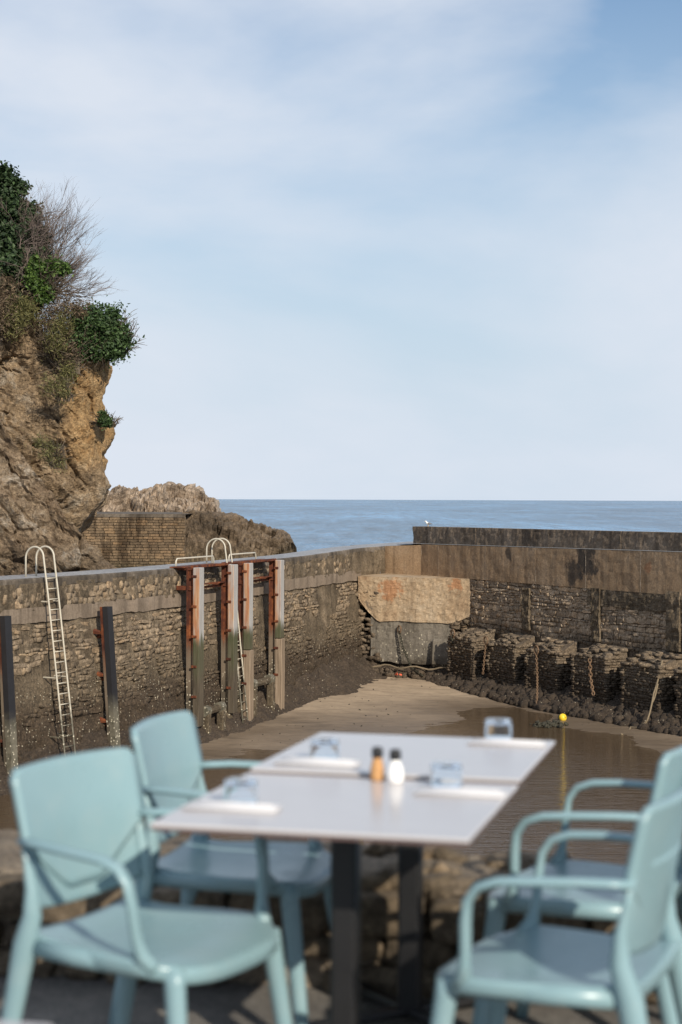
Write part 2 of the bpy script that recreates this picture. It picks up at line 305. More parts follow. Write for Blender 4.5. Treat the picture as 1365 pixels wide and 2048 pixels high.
n5 = g.noise(p, 9, 6, .7); c_ = g.mix(1.0, (.22, .345, .38), g.ramp(n, [(.3, .93), (.7, 1.06)]), 'MULTIPLY'); c_ = g.mix(g.ramp(n5, [(.5, 0.0), (.75, .16)]), c_, (.42, .44, .42))
M_chair = g.out(c_, g.ramp(n5, [(.35, .26), (.7, .42)]), g.bump(n2, .06, .002), spec=.5)
g = NB('table_laminate'); p = g.obj(); n = g.noise(p, 5, 3); M_tab = g.out(g.mix(1, (.50, .48, .485), g.ramp(n, [(.3, .97), (.7, 1.03)]), 'MULTIPLY'), .2, spec=.4)
M_edge = plain('laminate_core', (.12, .075, .07), .6); M_blackm = plain('black_powder_coat', (.012, .012, .013), .45, var=.1, spec=.5)
M_nap = plain('napkin_paper', (.62, .62, .64), .9, var=.04, scale=40, bump=.1)
g = NB('clear_glass'); g.b.inputs['Transmission Weight'].default_value = 1; M_glass = g.out((.93, .97, 1.0), .03); g.b.inputs['IOR'].default_value = 1.30
M_pep = plain('ground_pepper', (.50, .27, .11), .75, var=.2, scale=90); M_salt = plain('salt', (.88, .88, .87), .6, var=.02); M_cap = plain('black_cap', (.012, .012, .013), .4)
M_pl = plain('debris_red', (.65, .12, .06), .6); M_plg = plain('debris_green', (.05, .22, .15), .7)
def leafm(name, a, b, tr=.25):
    g = NB(name); r = g.island(); c = g.ramp(r, [(0, a), (.7, b), (1, tuple(min(1, x * 1.7) for x in b))])
    g.b.inputs['Transmission Weight'].default_value = 0
    d = g.n('ShaderNodeBsdfTranslucent'); g.set(d, 'Color', c); m = g.n('ShaderNodeMixShader'); m.inputs[0].default_value = tr
    g.out(c, .55, spec=.35); g.t.links.new(g.b.outputs[0], m.inputs[1]); g.t.links.new(d.outputs[0], m.inputs[2])
    o = [x for x in g.t.nodes if x.type == 'OUTPUT_MATERIAL'][0]; g.t.links.new(m.outputs[0], o.inputs[0]); return g.m
M_leafd = leafm('dark_evergreen_leaf', (.014, .028, .012), (.038, .066, .024)); M_leafg = leafm('green_leaf', (.020, .044, .014), (.055, .095, .03))
M_leafb = leafm('bright_ivy_leaf', (.028, .062, .014), (.08, .135, .028)); M_dry = leafm('dry_scrub', (.06, .042, .028), (.15, .11, .07), .1); M_grass = leafm('cliff_grass', (.06, .065, .02), (.16, .15, .06))
M_twig = plain('bare_twig', (.13, .10, .085), .9, var=.25, scale=2); M_bark = plain('bark', (.09, .07, .05), .9, var=.3, scale=6)
M_hill = rock('hill_soil', [(.05, .045, .025), (.09, .075, .045)], .8, bump=.8)

# ------------------------------------------------------------------ stone templates
def stone_template(seed, round_=.55, n=2, jit=.09):
    r = np.random.default_rng(seed); idx = {}; vs = []; fs = []
    def vid(a):
        if a not in idx: idx[a] = len(vs); vs.append([2 * x / n - 1 for x in a])
        return idx[a]
    for ax in range(3):
        u, w = (ax + 1) % 3, (ax + 2) % 3
        for side in (0, n):
            for i in range(n):
                for j in range(n):
                    q = []
                    for (a, b) in ((0, 0), (1, 0), (1, 1), (0, 1)):
                        c = [0, 0, 0]; c[ax] = side; c[u] = i + a; c[w] = j + b; q.append(vid(tuple(c)))
                    fs.append(q if side else q[::-1])
    v = np.array(vs, float); L = np.linalg.norm(v, axis=1, keepdims=True); sph = v / L * 1.12
    v = v * (1 - round_) + sph * round_ + r.normal(0, jit, v.shape); return v * .5, np.array(fs)
ST = [stone_template(100 + i, .26, jit=.11) for i in range(12)]; STR = [stone_template(200 + i, .75, jit=.08) for i in range(7)]; STH = [stone_template(300 + i, .40, n=4, jit=.035) for i in range(8)]
def tmesh(tpl, name, mat, smooth=False): return [mesh(name, v, f.tolist(), mat, smooth) for v, f in tpl]
def xf(loc, tx, nn, up, sc):       # matrix with axes along the wall, out of it and up
    m = Matrix.Identity(4)
    for i, (a, s) in enumerate(zip((tx, nn, up), sc)):
        a = Vector(a)
        for j in range(3): m[j][i] = a[j] * s
    for j in range(3): m[j][3] = loc[j]
    return m
def rotj(tx, nn, up, amt):
    q = Matrix.Rotation(random.gauss(0, amt), 3, Vector(nn)) @ Matrix.Rotation(random.gauss(0, amt), 3, Vector(up)); return q @ Vector(tx), q @ Vector(nn), q @ Vector(up)
def joined(name, tpl, mats, material, parent, kind='stuff', smooth=False, label=None):
    V = []; F = []; b = 0
    for i, m in enumerate(mats):
        v, f = tpl[i % len(tpl)]; a = np.array(m); V.append(v @ a[:3, :3].T + a[:3, 3]); F.append(f + b); b += len(v)
    V = np.concatenate(V); F = np.concatenate(F); me = bpy.data.meshes.new(name); me.vertices.add(len(V)); me.vertices.foreach_set('co', V.ravel())
    me.loops.add(F.size); me.loops.foreach_set('vertex_index', F.ravel().astype(np.int32)); me.polygons.add(len(F)); me.polygons.foreach_set('loop_start', np.arange(0, F.size, 4, dtype=np.int32))
    me.update(calc_edges=True); me.materials.append(material)
    if smooth: me.shade_smooth()
    o = link(name, me, parent); o['kind'] = kind
    if label: o['label'] = label
    return o
def pieces(name, meshes, mats, parent):
    for i, m in enumerate(mats):
        o = link(name, meshes[i % len(meshes)], parent); o.matrix_basis = m
def apparent(m):                   # rough size in the picture
    p = m.translation; return max(m.col[0].length, m.col[2].length) / max(1, p.y)
def split_stones(name, tpl, tm, mats, parent, mat_stuff, stuff_name, limit=300, rank=None):
    mats = sorted(mats, key=rank or apparent, reverse=True); pieces(name, tm, mats[:limit], parent)
    if mats[limit:]: joined(stuff_name, tpl, mats[limit:], mat_stuff, parent)

# ------------------------------------------------------------------ plan of the harbour
def pix(p):                        # where a point lands in the photograph
    v = CR.transposed() @ (Vector(p) - Vector((0, 0, CAMZ))); return (682.5 + FPX * v.x / -v.z, 1024 - FPX * v.y / -v.z)
def inview(p): x, y = pix(p); return -10 < x < 1375 and -10 < y < 2058
LP = [(-15.2, 34.0), (-12.0, 40.0), (-8.94, 45.85), (-6.4, 50.7), (-4.1, 57.2), (-2.02, 64.0), (-.15, 69.9), (.95, 73.4), (1.88, 75.2)]
for _ in range(2):                 # corner cutting
    q = [LP[0]]
    for a, b in zip(LP[:-1], LP[1:]):
        q += [(a[0] * .75 + b[0] * .25, a[1] * .75 + b[1] * .25), (a[0] * .25 + b[0] * .75, a[1] * .25 + b[1] * .75)]
    LP = q + [LP[-1]]
LPa = np.array(LP); Ls = np.concatenate([[0], np.cumsum(np.linalg.norm(np.diff(LPa, axis=0), axis=1))]); LLEN = float(Ls[-1])
def Lxy(s): return Vector((float(np.interp(s, Ls, LPa[:, 0])), float(np.interp(s, Ls, LPa[:, 1])), 0))
def Lt(s): return (Lxy(min(LLEN, s + .4)) - Lxy(max(0, s - .4))).normalized()
def Ln(s): t = Lt(s); return Vector((t.y, -t.x, 0))
def Lbat(z): return max(0, -1.95 - z) * .10
def Lw(s, off, z): p = Lxy(s) + Ln(s) * (off + Lbat(z)); p.z = z; return p
def Lflat(s, off, z): p = Lxy(s) + Ln(s) * off; p.z = z; return p
def s_at(px, off, z=-1.5):
    a, b = 0, LLEN
    for _ in range(40):
        m = (a + b) / 2
        if pix(Lflat(m, off, z))[0] < px: a = m
        else: b = m
    return (a + b) / 2
def Ltop(s): return -.70 + .14 * sstep(LLEN - 12, LLEN, s)
R0 = Vector((3.42, 73.7, 0)); Rt = Vector((.4625, -.8866, 0)).normalized(); Rn = Vector((Rt.y, -Rt.x, 0)); RLEN = 27.0
def Rw(k, off, z): p = R0 + Rt * k + Rn * off; p.z = z; return p
def k_at(px, off, z=-3.):
    a, b = -3, RLEN
    for _ in range(40):
        m = (a + b) / 2
        if pix(Rw(m, off, z))[0] < px: a = m
        else: b = m
    return (a + b) / 2
WL = -6.10                         # water level in the basin

# ------------------------------------------------------------------ ground, water, sand
def sheet(name, pts, mat, kind='structure', label=None, cat=None):
    o = link(name, mesh(name, pts, [tuple(range(len(pts)))], mat)); return tag(o, label, cat, kind=kind)
sheet('sea', [(-30000, -200, -7.6), (30000, -200, -7.6), (30000, 42000, -7.6), (-30000, 42000, -7.6)], M_sea, label='blue open sea with small ripples up to the horizon', cat='sea')
WPOLY = [(-30, 36), (-13, 38.5), (-9.2, 43.4), (-7.2, 46.2), (-4.0, 50.2), (-1.0, 53.5), (2.2, 56.8), (4.0, 59.3), (4.9, 63.2), (6.6, 63.9), (7.2, 61.6), (7.7, 58.7), (9.0, 54.6), (10.6, 50.6), (14, 44), (20, 36), (20, 4), (-30, 4)]
wp = np.array(WPOLY, float); wq = np.roll(wp, -1, axis=0)
def wdist(x, y):                   # signed distance to the waterline, positive on the sand
    P = np.array([x, y]); d = wq - wp; t = np.clip(((P - wp) * d).sum(1) / (d * d).sum(1), 0, 1); dist = np.sqrt(((P - wp - d * t[:, None]) ** 2).sum(1)).min()
    ins = ((wp[:, 1] > y) != (wq[:, 1] > y)) & (x < (wq[:, 0] - wp[:, 0]) * (y - wp[:, 1]) / (wq[:, 1] - wp[:, 1] + 1e-12) + wp[:, 0])
    return -dist if ins.sum() % 2 else dist
def sandz(x, y):
    d = wdist(x, y) + .7 * mn.noise(Vector((x * .35, y * .35, 3)))
    z = WL + (d * (.012 + .034 * sstep(58, 68, y) + .014 * sstep(5.5, 8, x)) if d > 0 else d * .06)
    return max(-7.2, z) + (.012 + .03 * sstep(1, 5, d)) * fbm((x, y * 1.4, 0), .5, 3) + .006 * mn.noise(Vector((x * 2, y * 5, 7)))
NX, NY = 150, 250
v, f = grid(NX, NY, lambda i, j: (lerp(-17, 18, i / (NX - 1)), lerp(28, 78, j / (NY - 1)), sandz(lerp(-17, 18, i / (NX - 1)), lerp(28, 78, j / (NY - 1)))))
tag(link('sand', mesh('sand', v, f, M_sand, True)), 'wet brown sand on the drained harbour floor', 'sand', kind='structure')
sheet('water', [(-28, 6, WL), (18, 6, WL), (18, 68, WL), (-28, 68, WL)], M_water, label='shallow brown rippled water in the harbour basin', cat='water')

# ------------------------------------------------------------------ left harbour wall
lw = empty('harbour_wall', Lxy(20)); lw.location.z = -6
tag(lw, 'curving stone harbour wall with ladders and rusty fenders, on the left', 'wall')
NS = int(LLEN / .13); zr = [-.84 - .092 * i for i in range(62)]
def lcore(i, j):
    s = LLEN * i / (NS - 1); z = zr[j] + (Ltop(s) + .70) * max(0, 1 - j / 8); p = Lw(s, 0, z); n = Ln(s); q = p
    d = -.012 + .055 * fbm(q, 1.6, 4) + .02 * fbm(q, 5, 3)
    d += .09 * sstep(-3.6, -4.6, z) * fbm(q, 2.2, 4) + .10 * sstep(-4.6, -5.6, z) * fbm(q, 1.2, 3)
    if z > -1.6:                   # weather-fluted render under the coping
        d += .05 * mn.noise(Vector((q.x * 5, q.y * 5, z * 1.2))) + .045
    p = p + n * d; return p
v, f = grid(NS, len(zr), lcore); core = link('core', mesh('core', v, f, M_lcore, True), lw, True)
# coping: slab along the wall with a ragged lower edge
cv = []; cf = []
for i in range(NS):
    s = LLEN * i / (NS - 1); zt = Ltop(s); n = Ln(s); lo = zt - .26 - .10 * mn.noise(Vector((s * .8, 1, 0))) - .05 * mn.noise(Vector((s * 4, 2, 0)))
    e = .03 + .02 * mn.noise(Vector((s * 2.2, 5, 1)))
    P = Lxy(s); ring = [P + n * (e - .02) + Vector((0, 0, lo)), P + n * e + Vector((0, 0, lo + .03)), P + n * (e + .01 * mn.noise(Vector((s * 5, 9, 0)))) + Vector((0, 0, zt - .04)), P + n * (e - .04) + Vector((0, 0, zt))]
    cv += ring
for i in range(NS - 1):
    for j in range(3): cf.append((i * 4 + j, (i + 1) * 4 + j, (i + 1) * 4 + j + 1, i * 4 + j + 1))
link('coping', mesh('coping', cv, cf, M_cope, False), lw, True)
cv = []; cf = []
for i in range(NS):
    s = LLEN * i / (NS - 1); zt = Ltop(s) - .004; n = Ln(s); P = Lxy(s); wdt = 1.15
    cv += [P + n * -.012 + Vector((0, 0, zt)), P - n * wdt + Vector((0, 0, zt + .03)), P - n * wdt + Vector((0, 0, -8))]
for i in range(NS - 1):
    for j in range(2): cf.append((i * 3 + j, (i + 1) * 3 + j, (i + 1) * 3 + j + 1, i * 3 + j + 1))
link('top_slab', mesh('top_slab', cv, cf, M_top), lw, True)
# smooth concrete band
S_END = s_at(722, .05, -1.7); cv = []; cf = []; nb = int(NS * S_END / LLEN)
for i in range(nb):
    s = S_END * i / (nb - 1); n = Ln(s); P = Lxy(s); z1 = -1.50 + .03 * mn.noise(Vector((s * .6, 0, 0))); z0 = -1.90 - .05 * mn.noise(Vector((s * .9, 4, 0))) - .035 * mn.noise(Vector((s * 4, 3, 0)))
    o1 = .055 + .01 * mn.noise(Vector((s * 3, 3, 3)))
    cv += [P + n * -.03 + Vector((0, 0, z1 + .02)), P + n * o1 + Vector((0, 0, z1)), P + n * o1 + Vector((0, 0, (z0 + z1) / 2)), P + n * (o1 - .006) + Vector((0, 0, z0)), P + n * -.03 + Vector((0, 0, z0 - .01))]
for i in range(nb - 1):
    for j in range(4): cf.append((i * 5 + j, i * 5 + j + 1, (i + 1) * 5 + j + 1, (i + 1) * 5 + j))
link('concrete_band', mesh('concrete_band', cv, cf, M_band), lw, True)
def rankv(m): return apparent(m) if inview(m.translation) else 0
# round rubble under the coping
up = Vector((0, 0, 1)); mats = []; S570 = s_at(575, 0, -1.2)
for row, (z0, h) in enumerate([(-1.08, .2), (-1.25, .22), (-1.42, .2)]):
    s = random.random()
    while s < LLEN - 4:
        w = random.uniform(.16, .42); keep = .8 if s < S570 else .35
        if random.random() < keep:
            hh = h * random.uniform(.8, 1.25); p = Lflat(s + w / 2, random.uniform(-.075, -.03), z0 + random.uniform(-.04, .04)); a = rotj(Lt(s), Ln(s), up, .15)
            mats.append(xf(p, *a, (w * .98, .2, hh)))
        s += w + random.uniform(0, .06)
upper = mats; mats = []
# thin coursed stone below the band
z = -1.98
while z > -4.55:
    h = random.choice((.05, .07, .09, .11, .14, .18)); s = -random.random()
    while s < LLEN - 3:
        w = random.choice((.10, .16, .22, .3, .4, .55)) * random.uniform(.8, 1.2); zz = z - h / 2 + .05 * mn.noise(Vector((s * .5, z * 2, 0)))
        gone = mn.noise(Vector((s * .55, z * .7, 11))) + .35 * sstep(S570 - 3, S570 + 5, s) * (z > -3.4)   # rendered patches
        if gone < .22 and s > 0 and random.random() < .92:
            d = random.uniform(-.05, -.002) + (.03 if random.random() < .08 else 0)
            a = rotj(Lt(s), Ln(s), up, .08); mats.append(xf(Lw(s + w / 2, d - .02, zz + random.gauss(0, .012)), *a, (w * .97, .14, h * random.uniform(.8, .98))))
        s += w + random.uniform(.0, .03)
    z -= h
split_stones('stone', ST, tmesh(ST, 'stone', M_lstone), upper + mats, lw, M_lstuff, 'small_stones', rank=rankv)
for o in lw.children:
    if o.name.startswith(('stone', 'small_stones')): o.matrix_parent_inverse = Matrix.Translation(-Vector(lw.location))
# mud bank at its foot
NM = int(LLEN / .12); mrows = 26
def mbank(i, j):
    s = LLEN * i / (NM - 1); u = j / (mrows - 1); foot = Lw(s, 0, -5.2); wid = .85 + .25 * mn.noise(Vector((s * .4, 2, 0))) + .75 * sstep(31, 37, s)
    p = foot + Ln(s) * (wid * u); zs = sandz(p.x, p.y) if j > mrows - 5 else 0; ze = -6.2 + .35 * sstep(28, LLEN, s)
    p.z = lerp(-5.25 + .25 * mn.noise(Vector((s * .5, 8, 0))) + .3 * sstep(31, 37, s), ze, u ** .8) ; lump = .16 * fbm(p, 1.8, 4) + .13 * abs(fbm(p + Vector((9, 2, 4)), 3.6, 3))
    return p + (Ln(s) * .5 + up * .8) * lump * (1 - u * .4)
v, f = grid(NM, mrows, mbank); tag(link('mud_bank', mesh('mud_bank', v, f, M_mud, False)), 'dark lumpy mud bank along the foot of the left wall', 'mud', kind='stuff')

# ------------------------------------------------------------------ right harbour wall
rw = empty('buttressed_wall', (0, 0, 0)); rw.location = Rw(8, 0, -6)
tag(rw, 'stone wall with buttresses under a stained concrete wall, on the right', 'wall')
def rtop(k): return lerp(-.44, -.28, max(0, k) / 17.2)
ZC = -1.73
def face_grid(name, k0, k1, z0f, z1f, off, mat, nk, nz_, amp, nsc, par=rw, back=.5, smooth=True):
    def fn(i, j):
        k = lerp(k0, k1, i / (nk - 1)); zz = lerp(z0f(k), z1f(k), j / (nz_ - 1)); p = Rw(k, off, zz); return p + Rn * amp * fbm(p, nsc, 4)
    v, f = grid(nk, nz_, fn); n = len(v)
    b = [Rw(k0, off - back, z0f(k0)), Rw(k1, off - back, z0f(k1)), Rw(k1, off - back, z1f(k1)), Rw(k0, off - back, z1f(k0))]
    tl, tr, bl, br = (nz_ - 1) * nk, nz_ * nk - 1, 0, nk - 1
    v = v + b; f = f + [tuple(range(tl, tr + 1)) + (n + 2, n + 3), tuple(reversed(range(bl, br + 1))) + (n, n + 1), tuple(nk * j for j in range(nz_)) + (n + 3, n), tuple(nk * j + nk - 1 for j in reversed(range(nz_))) + (n + 1, n + 2), (n + 1, n, n + 3, n + 2)]
    return link(name, mesh(name, v, f, mat, smooth and False), par, True)
# cast panels of the upper wall, with open joints
js = [0.0] + [k_at(x, 0, -1) for x in (878, 972, 1073, 1173, 1283)] + [RLEN]
for a, b in zip(js[:-1], js[1:]):
    face_grid('concrete_panel', a + .012, b - .012, lambda k: ZC, rtop, .03 + random.uniform(-.006, .006), M_rconc, max(6, int((b - a) / .12)), 14, .012, 2.2, back=1.6)
link('wall_return', None if False else mesh('wall_return', *(lambda A, B: ([A + up * -6.3, B + up * -6.3, B + up * -.46, A + up * -.56, A + up * -.56 + Vector((.6, 1.6, 0)), B + up * -.46 + Vector((1.2, .7, 0))], [(0, 1, 2, 3), (3, 2, 5, 4)]))(Vector((1.86, 75.22, 0)), Rw(.012, .01, 0) * 1.0 - up * 0), M_rconc), rw, True)
for kk_ in js[1:-1]:
    mb = MB(); mb.box(Rw(kk_, .012, (ZC + rtop(kk_)) / 2), (.016, .042, rtop(kk_) - ZC - .02), Matrix(((Rt.x, Rn.x, 0), (Rt.y, Rn.y, 0), (0, 0, 1)))); mb.build('joint', M_joint, rw, True)
# set-back parapet in sections
js = [-1.55] + [k_at(x, -.45, 0) for x in (952, 997, 1035, 1098, 1168, 1243, 1312)] + [RLEN]
for a, b in zip(js[:-1], js[1:]):
    face_grid('parapet_section', a + .008, b - .008, lambda k: rtop(k) - .05, lambda k: lerp(.30, .36, k / 17), -.45 + random.uniform(-.012, .012), M_rpar, max(5, int((b - a) / .1)), 9, .03, 3, back=.6)
v = [Rw(-2.2, 0, rtop(0) + .006), Rw(RLEN, .05, rtop(RLEN) + .006), Rw(RLEN, -2.6, rtop(RLEN) + .02), Rw(-2.2, -2.6, rtop(0) + .02)]
link('ledge', mesh('ledge', v, [(0, 1, 2, 3)], M_top), rw, True)
v = [Vector((1.70, 74.8, -.566)), Vector((1.90, 75.19, -.556)), Rw(0, .02, -.450), Rw(0, -2.6, -.43), Rw(-5, -2.6, -.44), Vector((.4, 76.2, -.55))]
v += [q - up * 7 for q in v]; link('corner_slab', mesh('corner_slab', v, [tuple(range(6))] + [(i, (i + 1) % 6, (i + 1) % 6 + 6, i + 6) for i in range(2, 6)], M_top), rw, True)
# core of the masonry
NK = int(RLEN / .16)
def rcore(i, j):
    k = lerp(-.5, RLEN, i / (NK - 1)); zz = lerp(-6.6, ZC + .01, j / 34); p = Rw(k, -.05, zz); return p + Rn * .04 * fbm(p, 2, 3)
v, f = grid(NK, 35, rcore); link('core', mesh('core', v, f, M_rcore), rw, True)
mats = []; z = ZC - .01; PIL = [(k_at(1050, .1, -2.5), .52, -1.9, -3.5), (k_at(1190, .1, -2.8), .5, -2.2, -3.6), (k_at(1345, .1, -2.8), .7, -2.1, -3.6)]
while z > -3.72:
    h = random.choice((.07, .10, .13, .17, .23)); k = 1.2 + random.random() * .3
    while k < RLEN - 1:
        w = random.choice((.08, .13, .19, .26, .38, .5)) * random.uniform(.8, 1.2); zz = z - h / 2 + .09 * mn.noise(Vector((k * .6, z * 2, 4)))
        blocked = any(abs(k + w / 2 - a) < b / 2 for a, b, c, d in PIL) or (k > k_at(1172, .1) and zz > -2.35 + .25 * mn.noise(Vector((k * .9, 0, 5))))
        if not blocked:
            a = rotj(Rt, Rn, up, .07); mats.append(xf(Rw(k + w / 2, random.uniform(-.115, -.07), zz), *a, (w * .98, .2, h * random.uniform(.9, 1.02))))
        k += w + random.uniform(0, .02)
    z -= h
split_stones('stone', ST, tmesh(ST, 'stone', M_rstone), mats, rw, M_rstuff, 'small_stones', rank=rankv)
for a, b, z1, z0 in PIL:
    face_grid('pilaster', a - b / 2, a + b / 2, lambda k: z0, lambda k: z1 + .5 * (z1 < -2), .10, M_lcore, 8, 24, .06, 3, back=.2)
kk = k_at(1172, .1)
face_grid('render_patch', kk, RLEN, lambda k: -2.30 + .22 * mn.noise(Vector((k * .9, 0, 5))), lambda k: ZC - .005, .045, M_lcore, 110, 14, .035, 3.5, back=.1)
# buttresses
bx = [(880, 950), (976, 1028), (1052, 1113), (1147, 1211), (1250, 1323), (1356, 1450)]; BOFF = .95
for bi, (xa, xb) in enumerate(bx):
    ka, kb = k_at(xa, BOFF, -4.7), k_at(xb, BOFF, -4.7)
    if bi == 0: ka = kb - 1.7
    bo = BOFF + random.uniform(-.14, .12)
    b = MB(); zt = -4.02 + random.uniform(-.08, .08)
    v = [Rw(ka, 0, -6.5), Rw(kb, 0, -6.5), Rw(kb, bo, -6.5), Rw(ka, bo, -6.5), Rw(ka, 0, -3.68), Rw(kb, 0, -3.68), Rw(kb, bo - .05, zt - .05), Rw(ka, bo - .05, zt - .05)]
    b.add(v, [(0, 1, 2, 3), (4, 7, 6, 5), (0, 4, 5, 1), (1, 5, 6, 2), (2, 6, 7, 3), (3, 7, 4, 0)]); bt = b.build('buttress', M_rcore, rw, True)
    mats = []; z = -5.95
    while z < zt - .03:            # front and near side
        h = random.uniform(.06, .13); k = ka
        while k < kb - .05:
            w = min(random.uniform(.12, .38), kb - k + .04); a = rotj(Rt, Rn, up, .06)
            mats.append(xf(Rw(k + w / 2, bo + random.uniform(-.10, -.03), z + h / 2), *a, (w * .98, .18, h * .95))); k += w
        d = .05
        while d < bo:
            w = random.uniform(.15, .35); a = rotj(Rn, Rt, up, .06); mats.append(xf(Rw(kb + random.uniform(-.05, .04), min(d + w / 2, bo - .05), z + h / 2), *a, (w, .18, h * .9)))
            a = rotj(Rn, Rt, up, .06); mats.append(xf(Rw(ka + random.uniform(-.04, .05), min(d + w / 2, bo - .05), z + h / 2), *a, (w, .18, h * .9))); d += w
        z += h
    for q in range(int(17 * (kb - ka))):   # broken top
        u = random.random(); w = random.uniform(.14, .42); d = u * (bo + .03)
        mats.append(xf(Rw(random.uniform(ka, kb), d, lerp(-3.66, zt, u ** 1.3) + random.uniform(-.10, -.035)), *rotj(Rt, Rn, up, .10), (w, random.uniform(.2, .4), random.uniform(.06, .13))))
    joined('buttress_stones', ST, mats, M_rstuff, bt)
for o in rw.children:
    if o.name.startswith(('stone', 'small_stones')): o.matrix_parent_inverse = Matrix.Translation(-Vector(rw.location))
# rubble along its toe
mats = []
for q in range(3600):
    k = random.uniform(.2, RLEN); u = random.random(); d = lerp(.3, 1.75 + .25 * mn.noise(Vector((k * .5, 1, 1))), u); zz = lerp(-5.3, -5.95 - .12 * sstep(4, 14, k), u ** .8) + .3 * sstep(3.5, 0, k) * u
    r = random.choice((.07, .1, .13, .16, .2, .27, .34)) * random.uniform(.8, 1.2); mats.append(xf(Rw(k, d, zz), *rotj(Rt, Rn, up, .6), (r * random.uniform(1, 1.6), r * 1.2, r)))
o = joined('rubble', STR, mats, M_mud, None, smooth=True); tag(o, 'mud covered rubble heaped along the foot of the right wall', 'rubble')

# ------------------------------------------------------------------ concrete platform in the far corner
pf = empty('concrete_platform', (3, 73, -6)); tag(pf, 'sunlit stained concrete landing in the far corner of the harbour', 'platform')
FA, FB = Vector((.72, 72.3, 0)), Vector((5.22, 70.25, 0)); FT = (FB - FA).normalized(); FN = Vector((FT.y, -FT.x, 0)); FL = (FB - FA).length
def fgrid(name, u0, u1, zf0, zf1, off, mat, nu, nv, amp, deep=4):
    def fn(i, j):
        u = lerp(u0, u1, i / (nu - 1)); zz = lerp(zf0(u), zf1(u), j / (nv - 1)); p = FA + FT * u + FN * off; p.z = zz; return p + FN * amp * (.35 * fbm(p, 1.0, 2) + .5 * fbm(p, 5.0, 3))
    v, f = grid(nu, nv, fn); n = len(v); bk = Vector((0, deep, 0))
    v = v + [Vector(v[(nv - 1) * nu]) + bk, Vector(v[nv * nu - 1]) + bk, Vector(v[0]) + bk, Vector(v[nu - 1]) + bk]
    f = f + [tuple(range((nv - 1) * nu, nv * nu)) + (n + 1, n), tuple(nu * j + nu - 1 for j in reversed(range(nv))) + (n + 3, n + 1), tuple(nu * j for j in range(nv)) + (n, n + 2)]
    return link(name, mesh(name, v, f, mat), pf, True)
fgrid('landing', 0, FL, lambda u: -3.55 - .18 * mn.noise(Vector((u * .8, 0, 3))) + .9 * max(0, 1 - u / 1.0) ** 1.2 + .35 * max(0, u - FL + 1.0), lambda u: ZC, .0, M_plat, 60, 34, .05, 5)
fgrid('lower_slab', .55, FL - .75, lambda u: -5.25 - .2 * mn.noise(Vector((u * 1.2, 0, 8))), lambda u: -3.4, -.06, M_plow, 50, 26, .05, 3)
fgrid('footing', -.8, FL + .6, lambda u: -6.5, lambda u: -4.9 + .35 * mn.noise(Vector((u * 1.1, 3, 2))) + .9 * max(0, 1 - (u + .8) / 1.3) + .8 * max(0, u - FL + .6), -.25, M_mud, 60, 16, .22, 2)
mats = []
for q in range(260):
    e = random.random(); u = random.uniform(-.7, .9) if e < .55 else random.uniform(FL - .9, FL + .6); zz = random.uniform(-5.9, -2.2 - (0 if e < .55 else 1.0)); w = random.uniform(.14, .42)
    p = FA + FT * u + FN * (random.uniform(-.30, -.14) + .30 * sstep(-4.5, -5.9, zz)); p.z = zz
    mats.append(xf(p, *rotj(FT, FN, up, .12), (w, .3, random.uniform(.09, .2))))
for q in range(160):
    p = FA + FT * random.uniform(-.5, FL + .4) + FN * random.uniform(0, .8); p.z = sandz(p.x, p.y) + random.uniform(-.02, .22); r = random.uniform(.1, .3); mats.append(xf(p, *rotj(FT, FN, up, .5), (r * 1.4, r, r * .8)))
joined('broken_stones', ST, mats, M_foot, pf).matrix_parent_inverse = Matrix.Translation(-Vector(pf.location))
b = MB(); b.box((FA + FT * (FL - 1.15) + FN * .12) + up * -4.75, (1.0, .3, 1.15), Matrix(((FT.x, FN.x, 0), (FT.y, FN.y, 0), (0, 0, 1))) @ Matrix.Rotation(R(6), 3, 'X'), .12); b.build('fallen_block', M_plow, pf, True)

